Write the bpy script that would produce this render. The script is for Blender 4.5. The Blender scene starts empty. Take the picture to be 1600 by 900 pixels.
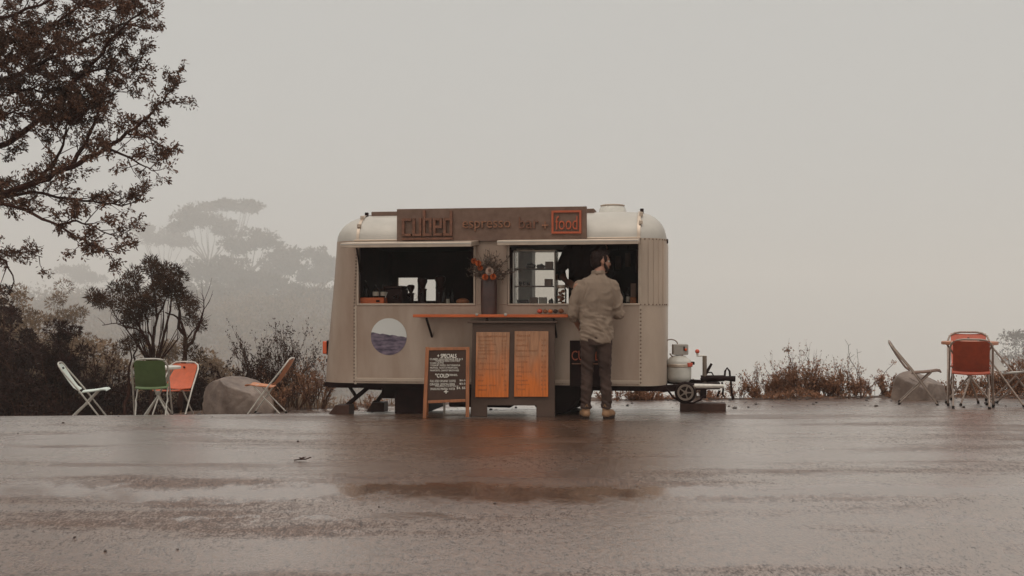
import bpy, bmesh, math, random
from mathutils import Vector, Matrix, noise
R = math.radians
random.seed(7)
sc = bpy.context.scene
COL = sc.collection

# ------------------------------------------------------------------ camera
E = 1.13          # eye height
FPX = 1700.0      # focal length in pixels of the 1600 wide photograph
HY = 485.0        # horizon row
cam = bpy.data.cameras.new('camera')
cam.sensor_width = 36.0
cam.lens = FPX / 1600 * 36
cam.shift_y = (HY - 450) / 1600
cam.clip_end = 3000
cam.dof.use_dof = True
cam.dof.focus_distance = 12.0
cam.dof.aperture_fstop = 4.0
co = bpy.data.objects.new('camera', cam)
COL.objects.link(co)
co.location = (0, 0, E)
co.rotation_euler = (R(90), 0, 0)
sc.camera = co

# ------------------------------------------------------------------ sky and sun
SUN_EL, SUN_ROT = R(62), R(200)
w = bpy.data.worlds.new('World')
sc.world = w
w.use_nodes = True
nt = w.node_tree
nt.nodes.clear()
n_out = nt.nodes.new('ShaderNodeOutputWorld')
n_bg = nt.nodes.new('ShaderNodeBackground')
n_bg.inputs['Strength'].default_value = 0.1
sky = nt.nodes.new('ShaderNodeTexSky')
sky.sky_type = 'NISHITA'
sky.sun_disc = False
sky.sun_elevation = SUN_EL
sky.sun_rotation = SUN_ROT
sky.dust_density = 4.0
hs = nt.nodes.new('ShaderNodeHueSaturation')
hs.inputs['Saturation'].default_value = 0.15
nt.links.new(sky.outputs[0], hs.inputs['Color'])
# overcast cloud deck: zenith about three times the horizon
tc = nt.nodes.new('ShaderNodeTexCoord')
sx = nt.nodes.new('ShaderNodeSeparateXYZ')
nt.links.new(tc.outputs['Generated'], sx.inputs[0])
mr = nt.nodes.new('ShaderNodeMapRange')
mr.inputs['From Min'].default_value = 0.3
mr.inputs['From Max'].default_value = 1.0
mr.inputs['To Min'].default_value = 5.55
mr.inputs['To Max'].default_value = 16.5
nt.links.new(sx.outputs['Z'], mr.inputs['Value'])
vm = nt.nodes.new('ShaderNodeVectorMath')
vm.operation = 'SCALE'
vm.inputs[0].default_value = (1.0, 0.988, 0.94)
nt.links.new(mr.outputs[0], vm.inputs['Scale'])
mx = nt.nodes.new('ShaderNodeMix')
mx.data_type = 'RGBA'
mx.inputs['Factor'].default_value = 0.9
nt.links.new(hs.outputs[0], mx.inputs['A'])
nt.links.new(vm.outputs[0], mx.inputs['B'])
nt.links.new(mx.outputs['Result'], n_bg.inputs['Color'])
nt.links.new(n_bg.outputs[0], n_out.inputs['Surface'])

sl = bpy.data.lights.new('sun', 'SUN')
sl.energy = 0.6
sl.angle = R(40)
sl.color = (1.0, 0.95, 0.87)
so = bpy.data.objects.new('sun', sl)
COL.objects.link(so)
so.location = (0, 0, 30)
# light comes from azimuth SUN_ROT (clockwise from +Y, as the sky node has it)
sd = Vector((math.sin(SUN_ROT) * math.cos(SUN_EL), math.cos(SUN_ROT) * math.cos(SUN_EL), math.sin(SUN_EL)))
so.rotation_euler = sd.to_track_quat('Z', 'Y').to_euler()

sc.view_settings.view_transform = 'Standard'
sc.view_settings.look = 'None'
sc.view_settings.exposure = 0.0
sc.view_settings.gamma = 1.0
sc.view_settings.use_curve_mapping = False
sc.render.engine = 'CYCLES'
sc.cycles.volume_bounces = 3
sc.cycles.max_bounces = 8
sc.cycles.use_denoising = True

# ------------------------------------------------------------------ helpers
def at(px, py, d):
    return Vector(((px - 800) * d / FPX, d, E - (py - HY) * d / FPX))

def smooth(t):
    t = min(1, max(0, t))
    return t * t * (3 - 2 * t)

def lerp(a, b, t):
    return a + (b - a) * t

def interp(x, tab):
    if x <= tab[0][0]:
        return tab[0][1]
    for (a, va), (b, vb) in zip(tab, tab[1:]):
        if x <= b:
            return lerp(va, vb, (x - a) / (b - a))
    return tab[-1][1]

class MB:
    """collects shapes and links them as ONE mesh object"""
    def __init__(s):
        s.v = []
        s.f = []
    def add(s, verts, faces):
        o = len(s.v)
        s.v.extend(tuple(p) for p in verts)
        s.f.extend(tuple(i + o for i in f) for f in faces)
    def box(s, c, size, M=None):
        a, b, d = size[0] / 2, size[1] / 2, size[2] / 2
        vs = [Vector((x, y, z)) for x in (-a, a) for y in (-b, b) for z in (-d, d)]
        if M is not None:
            vs = [M @ p for p in vs]
        c = Vector(c)
        s.add([p + c for p in vs], [(0, 1, 3, 2), (4, 6, 7, 5), (0, 4, 5, 1), (2, 3, 7, 6), (0, 2, 6, 4), (1, 5, 7, 3)])
    def bx(s, x0, x1, y0, y1, z0, z1):
        s.box(((x0 + x1) / 2, (y0 + y1) / 2, (z0 + z1) / 2), (abs(x1 - x0), abs(y1 - y0), abs(z1 - z0)))
    def beam(s, p0, p1, wd, ht, up=(0, 0, 1)):
        p0, p1 = Vector(p0), Vector(p1)
        d = (p1 - p0)
        L = d.length
        d.normalize()
        u = Vector(up)
        if abs(d.dot(u)) > .99:
            u = Vector((0, 1, 0))
        x = d.cross(u).normalized()
        y = x.cross(d)
        M = Matrix((x, d, y)).transposed()
        s.box((p0 + p1) / 2, (wd, L, ht), M)
    def tube(s, pts, r, seg=8, caps=True):
        pts = [Vector(p) for p in pts]
        n = len(pts)
        rs = r if isinstance(r, (list, tuple)) else [r] * n
        t0 = (pts[1] - pts[0]).normalized()
        u = t0.orthogonal().normalized()
        vs = []
        for i, p in enumerate(pts):
            t = (pts[min(i + 1, n - 1)] - pts[max(i - 1, 0)])
            if t.length < 1e-9:
                t = t0.copy()
            t.normalize()
            u = (u - t * u.dot(t))
            if u.length < 1e-6:
                u = t.orthogonal()
            u.normalize()
            q = t.cross(u)
            for k in range(seg):
                a = 2 * math.pi * k / seg
                vs.append(p + (u * math.cos(a) + q * math.sin(a)) * rs[i])
        fs = []
        for i in range(n - 1):
            for k in range(seg):
                k2 = (k + 1) % seg
                fs.append((i * seg + k, i * seg + k2, (i + 1) * seg + k2, (i + 1) * seg + k))
        if caps:
            fs.append(tuple(range(seg - 1, -1, -1)))
            fs.append(tuple((n - 1) * seg + k for k in range(seg)))
        s.add(vs, fs)
    def lathe(s, prof, c=(0, 0, 0), seg=24, M=None, caps=True):
        vs = []
        c = Vector(c)
        for r, z in prof:
            for k in range(seg):
                a = 2 * math.pi * k / seg
                p = Vector((r * math.cos(a), r * math.sin(a), z))
                if M is not None:
                    p = M @ p
                vs.append(p + c)
        fs = []
        n = len(prof)
        for i in range(n - 1):
            for k in range(seg):
                k2 = (k + 1) % seg
                fs.append((i * seg + k, i * seg + k2, (i + 1) * seg + k2, (i + 1) * seg + k))
        if caps:
            fs.append(tuple(range(seg - 1, -1, -1)))
            fs.append(tuple((n - 1) * seg + k for k in range(seg)))
        s.add(vs, fs)
    def ell(s, c, r, seg=16, rings=10, M=None):
        if not isinstance(r, (tuple, list)):
            r = (r, r, r)
        prof = [(math.sin(math.pi * i / rings), -math.cos(math.pi * i / rings)) for i in range(rings + 1)]
        prof[0] = (0.02, -1)
        prof[-1] = (0.02, 1)
        S = Matrix.Diagonal(Vector(r))
        s.lathe(prof, c, seg, (M @ S) if M is not None else S)
    def loft(s, rings, seg=24):
        """rings: (centre, rx, ry) in horizontal planes, bottom to top"""
        vs, fs = [], []
        for c, rx, ry in rings:
            for k in range(seg):
                a = 2 * math.pi * k / seg
                vs.append(Vector(c) + Vector((rx * math.cos(a), ry * math.sin(a), 0)))
        n = len(rings)
        for i in range(n - 1):
            for k in range(seg):
                k2 = (k + 1) % seg
                fs.append((i * seg + k, i * seg + k2, (i + 1) * seg + k2, (i + 1) * seg + k))
        fs.append(tuple(range(seg - 1, -1, -1)))
        fs.append(tuple((n - 1) * seg + k for k in range(seg)))
        s.add(vs, fs)
    def prism(s, poly, y0, y1):
        """polygon in x,z extruded along y (counter-clockwise seen from -y)"""
        n = len(poly)
        s.add([(x, y0, z) for x, z in poly] + [(x, y1, z) for x, z in poly],
              [tuple(range(n)), tuple(range(2 * n - 1, n - 1, -1))] +
              [((i + 1) % n, i, i + n, (i + 1) % n + n) for i in range(n)])
    def holed(s, x0, x1, z0, z1, y0, y1, holes):
        """wall in x,z with rectangular openings, from y0 (front) to y1"""
        xs = sorted({x0, x1, *[h[0] for h in holes], *[h[1] for h in holes]})
        zs = sorted({z0, z1, *[h[2] for h in holes], *[h[3] for h in holes]})
        xs = [x for x in xs if x0 <= x <= x1]
        zs = [z for z in zs if z0 <= z <= z1]
        def solid(i, j):
            if i < 0 or j < 0 or i >= len(xs) - 1 or j >= len(zs) - 1:
                return False
            cx, cz = (xs[i] + xs[i + 1]) / 2, (zs[j] + zs[j + 1]) / 2
            return not any(h[0] < cx < h[1] and h[2] < cz < h[3] for h in holes)
        for i in range(len(xs) - 1):
            for j in range(len(zs) - 1):
                if not solid(i, j):
                    continue
                a, b, c, d = xs[i], xs[i + 1], zs[j], zs[j + 1]
                s.add([(a, y0, c), (b, y0, c), (b, y0, d), (a, y0, d)], [(0, 1, 2, 3)])
                s.add([(a, y1, c), (b, y1, c), (b, y1, d), (a, y1, d)], [(3, 2, 1, 0)])
                if not solid(i - 1, j):
                    s.add([(a, y0, c), (a, y0, d), (a, y1, d), (a, y1, c)], [(0, 1, 2, 3)])
                if not solid(i + 1, j):
                    s.add([(b, y0, c), (b, y0, d), (b, y1, d), (b, y1, c)], [(3, 2, 1, 0)])
                if not solid(i, j - 1):
                    s.add([(a, y0, c), (b, y0, c), (b, y1, c), (a, y1, c)], [(3, 2, 1, 0)])
                if not solid(i, j + 1):
                    s.add([(a, y0, d), (b, y0, d), (b, y1, d), (a, y1, d)], [(0, 1, 2, 3)])
    def leaf(s, p, d, L, wd, nrm=None):
        d = d.normalized()
        if nrm is None:
            nrm = Vector((random.uniform(-1, 1), random.uniform(-1, 1), random.uniform(-1, 1)))
        q = d.cross(nrm)
        if q.length < 1e-5:
            q = d.orthogonal()
        q.normalize()
        m = p + d * L * .5
        up = q.cross(d) * (L * .08)
        o = len(s.v)
        s.v.extend((tuple(p), tuple(m + q * wd * .5 + up), tuple(p + d * L), tuple(m - q * wd * .5 + up)))
        s.f.append((o, o + 1, o + 2, o + 3))
    def mesh(s, name, weld=False):
        me = bpy.data.meshes.new(name)
        me.from_pydata(s.v, [], s.f)
        if weld:
            bm = bmesh.new()
            bm.from_mesh(me)
            bmesh.ops.remove_doubles(bm, verts=bm.verts, dist=1e-5)
            bm.to_mesh(me)
            bm.free()
        me.update()
        return me
    def build(s, name, mat, parent=None, smooth=30, bevel=0, loc=None, rotz=0, weld=False):
        me = s.mesh(name, weld)
        me.materials.append(mat)
        if smooth:
            me.polygons.foreach_set('use_smooth', [True] * len(me.polygons))
            me.set_sharp_from_angle(angle=R(smooth))
        o = bpy.data.objects.new(name, me)
        COL.objects.link(o)
        if parent is not None:
            o.parent = parent
        if loc is not None:
            o.location = loc
        o.rotation_euler.z = rotz
        if bevel:
            b = o.modifiers.new('bevel', 'BEVEL')
            b.width = bevel
            b.segments = 2
            b.limit_method = 'ANGLE'
            b.angle_limit = R(40)
        return o

def tag(o, label=None, cat=None, group=None, kind=None):
    if label:
        o['label'] = label
    if cat:
        o['category'] = cat
    if group:
        o['group'] = group
    if kind:
        o['kind'] = kind
    return o

def thing(name, label, cat, loc=(0, 0, 0), rotz=0, group=None):
    o = bpy.data.objects.new(name, None)
    o.empty_display_size = .1
    COL.objects.link(o)
    o.location = loc
    o.rotation_euler.z = rotz
    return tag(o, label, cat, group)

def copy_tree(o, parent=None):
    c = o.copy()
    COL.objects.link(c)
    c.parent = parent
    for ch in list(o.children):
        copy_tree(ch, c)
    return c

def mat(name, col, rough=.6, metal=0.0, var=.15, scale=6.0, bump=0.0, bscale=60.0, spec=.5, coat=0.0, stretch=None, col2=None, island=0.0):
    m = bpy.data.materials.new(name)
    m.use_nodes = True
    t = m.node_tree
    b = t.nodes['Principled BSDF']
    b.inputs['Roughness'].default_value = rough
    b.inputs['Metallic'].default_value = metal
    b.inputs['Specular IOR Level'].default_value = spec
    b.inputs['Coat Weight'].default_value = coat
    tcn = t.nodes.new('ShaderNodeTexCoord')
    src = tcn.outputs['Object']
    if stretch:
        mp = t.nodes.new('ShaderNodeMapping')
        mp.inputs['Scale'].default_value = stretch
        t.links.new(src, mp.inputs['Vector'])
        src = mp.outputs[0]
    nz = t.nodes.new('ShaderNodeTexNoise')
    nz.inputs['Scale'].default_value = scale
    nz.inputs['Detail'].default_value = 5
    nz.inputs['Roughness'].default_value = .6
    t.links.new(src, nz.inputs['Vector'])
    rp = t.nodes.new('ShaderNodeMapRange')
    rp.inputs['From Min'].default_value = .3
    rp.inputs['From Max'].default_value = .7
    t.links.new(nz.outputs['Fac'], rp.inputs['Value'])
    mix = t.nodes.new('ShaderNodeMix')
    mix.data_type = 'RGBA'
    c2 = col2 or tuple(min(1, c * (1 + var)) for c in col)
    c1 = col if col2 else tuple(c * (1 - var) for c in col)
    mix.inputs['A'].default_value = (*c1, 1)
    mix.inputs['B'].default_value = (*c2, 1)
    t.links.new(rp.outputs[0], mix.inputs['Factor'])
    colout = mix.outputs['Result']
    if island:
        g = t.nodes.new('ShaderNodeNewGeometry')
        r2 = t.nodes.new('ShaderNodeMapRange')
        r2.inputs['To Min'].default_value = 1 - island
        r2.inputs['To Max'].default_value = 1 + island
        t.links.new(g.outputs['Random Per Island'], r2.inputs['Value'])
        v2 = t.nodes.new('ShaderNodeVectorMath')
        v2.operation = 'SCALE'
        t.links.new(colout, v2.inputs[0])
        t.links.new(r2.outputs[0], v2.inputs['Scale'])
        colout = v2.outputs[0]
    t.links.new(colout, b.inputs['Base Color'])
    if bump:
        n2 = t.nodes.new('ShaderNodeTexNoise')
        n2.inputs['Scale'].default_value = bscale
        n2.inputs['Detail'].default_value = 4
        t.links.new(src, n2.inputs['Vector'])
        bp = t.nodes.new('ShaderNodeBump')
        bp.inputs['Strength'].default_value = bump
        bp.inputs['Distance'].default_value = .01
        t.links.new(n2.outputs['Fac'], bp.inputs['Height'])
        t.links.new(bp.outputs[0], b.inputs['Normal'])
    return m

def glass(name, col=(1, 1, 1), rough=.02):
    m = bpy.data.materials.new(name)
    m.use_nodes = True
    t = m.node_tree
    t.nodes.clear()
    o = t.nodes.new('ShaderNodeOutputMaterial')
    a = t.nodes.new('ShaderNodeBsdfTransparent')
    a.inputs[0].default_value = (*col, 1)
    g = t.nodes.new('ShaderNodeBsdfGlossy')
    g.inputs['Roughness'].default_value = rough
    f = t.nodes.new('ShaderNodeFresnel')
    f.inputs[0].default_value = 1.35
    mxs = t.nodes.new('ShaderNodeMixShader')
    t.links.new(f.outputs[0], mxs.inputs[0])
    t.links.new(a.outputs[0], mxs.inputs[1])
    t.links.new(g.outputs[0], mxs.inputs[2])
    t.links.new(mxs.outputs[0], o.inputs[0])
    return m

# ------------------------------------------------------------------ materials
M = {}
M['alu'] = mat('weathered_aluminium', (.31, .212, .155), .44, .52, .2, 2.6, .06, 45, stretch=(1.1, 1, .32), col2=(.44, .335, .262))
M['alu_bright'] = mat('bright_aluminium', (.43, .385, .335), .52, .3, .10, 3, .04, 40)
M['alu_nose'] = mat('pale_weathered_aluminium', (.43, .33, .255), .5, .45, .14, 2.5, .06, 45, stretch=(1, 1, .35))
M['alu_trim'] = mat('aluminium_trim', (.46, .36, .28), .4, .6, .12, 8)
M['rivet'] = mat('rivet_metal', (.20, .14, .10), .4, .7)
M['black_steel'] = mat('black_steel', (.016, .005, .004), .6, .1, .3, 9, .1, spec=.12)
M['galv'] = mat('galvanised_steel', (.42, .38, .33), .45, .7, .2, 20)
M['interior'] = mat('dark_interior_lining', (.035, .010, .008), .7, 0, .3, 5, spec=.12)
M['dark_thing'] = mat('dark_brown_ware', (.028, .009, .007), .45, 0, .3, 15, spec=.12)
M['sign'] = mat('rusted_dark_sign_sheet', (.135, .082, .060), .6, .2, .3, 14, .1, 80, col2=(.19, .118, .088), spec=.12)
M['rust_letter'] = mat('rusted_letter_steel', (.15, .060, .032), .65, .2, .35, 30, .1, 90)
M['rust_edge'] = mat('rusted_letter_orange', (.22, .092, .045), .65, .1, .35, 30)
M['orange_letter'] = mat('orange_painted_letter', (.37, .068, .020), .5, 0, .12, 20)
M['timber_orange'] = mat('oiled_orange_timber', (.44, .085, .014), .5, 0, .25, 5, .1, 60, stretch=(.6, 6, 6))
M['frame_timber'] = mat('brown_frame_timber', (.27, .088, .028), .55, 0, .25, 7, .1, 60, stretch=(5, 5, .7))
M['chalk_black'] = mat('blackboard_paint', (.055, .030, .022), .7, 0, .25, 4, spec=.12)
M['chalk'] = mat('white_chalk', (.68, .63, .55), .9, 0, .2, 60)
M['grey_panel'] = mat('dark_grey_stand_panel', (.092, .058, .044), .65, 0, .16, 3, .06, 50, spec=.12)
M['ink'] = mat('dark_menu_ink', (.27, .095, .032), .8, 0, .3, 40)
M['tyre'] = mat('tyre_rubber', (.014, .006, .005), .8, spec=.12)
M['rim'] = mat('wheel_rim_steel', (.20, .15, .115), .5, .4)
M['gas'] = mat('cream_gas_bottle_paint', (.52, .48, .42), .4, 0, .12, 9)
M['red'] = mat('red_plastic', (.52, .07, .03), .4)
M['lens'] = mat('orange_lamp_lens', (.62, .09, .02), .2, 0, .1)
M['chrome_tube'] = mat('worn_white_tube', (.52, .47, .41), .38, .3, .2, 25)
M['brown_tube'] = mat('worn_brown_tube', (.27, .20, .16), .45, .3, .3, 25)
M['rubber'] = mat('black_rubber_cap', (.02, .014, .012), .8, spec=.12)
M['mint'] = mat('mint_chair_paint', (.66, .70, .63), .42, 0, .07, 12)
M['green'] = mat('green_chair_paint', (.10, .155, .052), .45, 0, .12, 12)
M['orange'] = mat('orange_chair_paint', (.56, .092, .017), .45, 0, .14, 12)
M['tan_orange'] = mat('faded_orange_chair_paint', (.50, .17, .06), .5, 0, .16, 12)
M['redchair'] = mat('deep_red_chair_paint', (.31, .042, .011), .45, 0, .18, 14)
M['redorange'] = mat('orange_red_chair_paint', (.42, .055, .012), .45, 0, .18, 14)
M['greychair'] = mat('grey_chair_paint', (.42, .38, .34), .5, 0, .1, 12)
M['white_top'] = mat('white_tabletop', (.60, .56, .50), .4, 0, .08, 9)
M['rust_top'] = mat('rusty_orange_tabletop', (.36, .14, .07), .5, 0, .2, 9)
M['concrete'] = mat('wet_concrete', (.06, .03, .022), .5, 0, .3, 9, .3, 40, spec=.12)
M['rock'] = mat('wet_granite', (.085, .052, .038), .55, 0, .35, 3.2, .8, 22, col2=(.25, .18, .14))
M['skin'] = mat('skin', (.34, .155, .095), .5, 0, .1, 14)
M['hair'] = mat('dark_brown_hair', (.016, .006, .004), .5, 0, .4, 40, .5, 120, spec=.12)
M['shirt'] = mat('washed_khaki_cotton', (.232, .168, .124), .85, 0, .12, 7, .15, 140, spec=.12)
M['jeans'] = mat('faded_dark_denim', (.054, .032, .025), .85, 0, .28, 8, .2, 160, spec=.12)
M['boot'] = mat('tan_suede', (.24, .125, .060), .8, 0, .2, 14, .2, 90)
M['sole'] = mat('dark_boot_sole', (.03, .018, .014), .8, spec=.12)
M['dark_cloth'] = mat('dark_cotton', (.026, .008, .006), .85, 0, .3, 9, .2, 90, spec=.12)
M['glass'] = glass('clear_glass', (.93, .92, .9))
M['bottle_glass'] = glass('brown_bottle_glass', (.50, .29, .17))
M['label_paper'] = mat('pale_paper_label', (.40, .34, .27), .8)
M['pillar'] = mat('grey_fridge_side', (.70, .60, .52), .5, 0, .2, 7)
M['bread'] = mat('baked_crust', (.22, .07, .022), .7, 0, .35, 25, .3, 50)
M['cake'] = mat('dark_cake', (.055, .026, .018), .7, 0, .35, 25, .3, 50)
M['carton'] = mat('brown_carton', (.16, .09, .06), .8, 0, .15, 10)
M['pale_carton'] = mat('pale_carton', (.34, .30, .26), .8, 0, .1, 10)
M['terracotta_tank'] = mat('brown_vase_glaze', (.055, .022, .016), .35, 0, .3, 8)
M['petal_orange'] = mat('orange_petals', (.56, .13, .03), .6, 0, .3, 30, island=.25)
M['petal_pale'] = mat('pale_pink_petals', (.55, .40, .32), .6, 0, .2, 30, island=.25)
M['bouquet_leaf'] = mat('dried_bouquet_stems', (.10, .06, .04), .7, 0, .3, 20, island=.35)
M['bark'] = mat('dark_wet_bark', (.045, .017, .011), .8, 0, .35, 18, .6, 50, spec=.12)
M['pale_bark'] = mat('pale_gum_bark', (.14, .105, .08), .8, 0, .3, 6, .3, 20)
M['leaf_near'] = mat('dark_oak_leaves', (.105, .050, .030), .55, 0, .35, 1.2, island=.4, spec=.12)
M['leaf_needle'] = mat('needle_foliage', (.058, .027, .014), .6, 0, .3, 1.5, island=.45, spec=.12)
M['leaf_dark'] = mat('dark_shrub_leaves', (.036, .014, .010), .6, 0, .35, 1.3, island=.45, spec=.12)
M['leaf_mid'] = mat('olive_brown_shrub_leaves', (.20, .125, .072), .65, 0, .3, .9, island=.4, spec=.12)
M['leaf_hill'] = mat('hillside_bush_leaves', (.07, .040, .022), .65, 0, .3, .035, island=.35, spec=.12, col2=(.24, .155, .09))
M['leaf_far'] = mat('far_gum_leaves', (.075, .046, .028), .65, 0, .25, .2, island=.35, spec=.12)
M['leaf_dry'] = mat('dry_rust_leaves', (.26, .125, .070), .7, 0, .35, 2, island=.45, spec=.12)
M['straw'] = mat('dead_straw', (.19, .105, .06), .75, 0, .3, 5, island=.4, spec=.12)
M['twig'] = mat('bare_twig_bark', (.08, .038, .025), .8, 0, .3, 10, spec=.12)
M['earth'] = mat('scrubby_earth', (.07, .038, .025), .9, 0, .35, .5, .4, 4)
M['pebble'] = mat('wet_pebble', (.06, .04, .032), .5, 0, .4, 9)

def menu_wood():
    m = mat('weathered_menu_board', (.36, .17, .085), .6, 0, .2, 4, .08, 70, stretch=(14, 1, 1.2))
    t = m.node_tree
    b = t.nodes['Principled BSDF']
    old = b.inputs['Base Color'].links[0].from_socket
    tcn = t.nodes.new('ShaderNodeTexCoord')
    sp = t.nodes.new('ShaderNodeSeparateXYZ')
    t.links.new(tcn.outputs['Generated'], sp.inputs[0])
    nz = t.nodes.new('ShaderNodeTexNoise')
    nz.inputs['Scale'].default_value = 5
    nz.inputs['Detail'].default_value = 6
    mp = t.nodes.new('ShaderNodeMapping')
    mp.inputs['Scale'].default_value = (2.2, 1, .8)
    t.links.new(tcn.outputs['Object'], mp.inputs['Vector'])
    t.links.new(mp.outputs[0], nz.inputs['Vector'])
    ad = t.nodes.new('ShaderNodeMath')
    ad.operation = 'MULTIPLY_ADD'
    t.links.new(nz.outputs['Fac'], ad.inputs[0])
    ad.inputs[1].default_value = .9
    t.links.new(sp.outputs['Z'], ad.inputs[2])
    rr = t.nodes.new('ShaderNodeMapRange')
    rr.inputs['From Min'].default_value = .55
    rr.inputs['From Max'].default_value = 1.25
    t.links.new(ad.outputs[0], rr.inputs['Value'])
    mx2 = t.nodes.new('ShaderNodeMix')
    mx2.data_type = 'RGBA'
    mx2.blend_type = 'MIX'
    mx2.inputs['A'].default_value = (.60, .14, .014, 1)
    t.links.new(old, mx2.inputs['B'])
    t.links.new(rr.outputs[0], mx2.inputs['Factor'])
    # dark grain and stains
    g = t.nodes.new('ShaderNodeTexNoise')
    g.inputs['Scale'].default_value = 9
    g.inputs['Detail'].default_value = 8
    mp2 = t.nodes.new('ShaderNodeMapping')
    mp2.inputs['Scale'].default_value = (6, 1, .5)
    t.links.new(tcn.outputs['Object'], mp2.inputs['Vector'])
    t.links.new(mp2.outputs[0], g.inputs['Vector'])
    gr = t.nodes.new('ShaderNodeMapRange')
    gr.inputs['From Min'].default_value = .32
    gr.inputs['From Max'].default_value = .55
    gr.inputs['To Min'].default_value = .74
    t.links.new(g.outputs['Fac'], gr.inputs['Value'])
    sc2 = t.nodes.new('ShaderNodeVectorMath')
    sc2.operation = 'SCALE'
    t.links.new(mx2.outputs['Result'], sc2.inputs[0])
    t.links.new(gr.outputs[0], sc2.inputs['Scale'])
    t.links.new(sc2.outputs[0], b.inputs['Base Color'])
    return m
M['menu'] = menu_wood()

def sea_print():
    """round sticker: pale sky over a violet-blue swell"""
    m = bpy.data.materials.new('sea_picture_print')
    m.use_nodes = True
    t = m.node_tree
    b = t.nodes['Principled BSDF']
    b.inputs['Roughness'].default_value = .5
    tcn = t.nodes.new('ShaderNodeTexCoord')
    sp = t.nodes.new('ShaderNodeSeparateXYZ')
    t.links.new(tcn.outputs['Generated'], sp.inputs[0])
    nz = t.nodes.new('ShaderNodeTexNoise')
    nz.inputs['Scale'].default_value = 5
    mp = t.nodes.new('ShaderNodeMapping')
    mp.inputs['Scale'].default_value = (1, 0, .3)
    t.links.new(tcn.outputs['Generated'], mp.inputs['Vector'])
    t.links.new(mp.outputs[0], nz.inputs['Vector'])
    # horizon line = .57 - .12 * (x - .35) + noise
    a = t.nodes.new('ShaderNodeMath'); a.operation = 'MULTIPLY_ADD'
    t.links.new(sp.outputs['X'], a.inputs[0]); a.inputs[1].default_value = .13
    t.links.new(sp.outputs['Z'], a.inputs[2])
    a2 = t.nodes.new('ShaderNodeMath'); a2.operation = 'MULTIPLY_ADD'
    t.links.new(nz.outputs['Fac'], a2.inputs[0]); a2.inputs[1].default_value = -.14
    t.links.new(a.outputs[0], a2.inputs[2])
    st = t.nodes.new('ShaderNodeMath'); st.operation = 'GREATER_THAN'
    t.links.new(a2.outputs[0], st.inputs[0]); st.inputs[1].default_value = .545
    wv = t.nodes.new('ShaderNodeTexNoise')
    wv.inputs['Scale'].default_value = 5; wv.inputs['Detail'].default_value = 7
    mp2 = t.nodes.new('ShaderNodeMapping'); mp2.inputs['Scale'].default_value = (.8, 1, 2.6)
    mp2.inputs['Rotation'].default_value = (0, R(14), 0)
    t.links.new(tcn.outputs['Generated'], mp2.inputs['Vector'])
    t.links.new(mp2.outputs[0], wv.inputs['Vector'])
    cr = t.nodes.new('ShaderNodeValToRGB')
    cr.color_ramp.elements[0].position = .34; cr.color_ramp.elements[0].color = (.035, .022, .045, 1)
    cr.color_ramp.elements[1].position = .66; cr.color_ramp.elements[1].color = (.20, .145, .185, 1)
    t.links.new(wv.outputs['Fac'], cr.inputs[0])
    mx2 = t.nodes.new('ShaderNodeMix'); mx2.data_type = 'RGBA'
    t.links.new(st.outputs[0], mx2.inputs['Factor'])
    t.links.new(cr.outputs[0], mx2.inputs['A'])
    mx2.inputs['B'].default_value = (.60, .58, .54, 1)
    t.links.new(mx2.outputs['Result'], b.inputs['Base Color'])
    return m
M['sea'] = sea_print()

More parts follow.
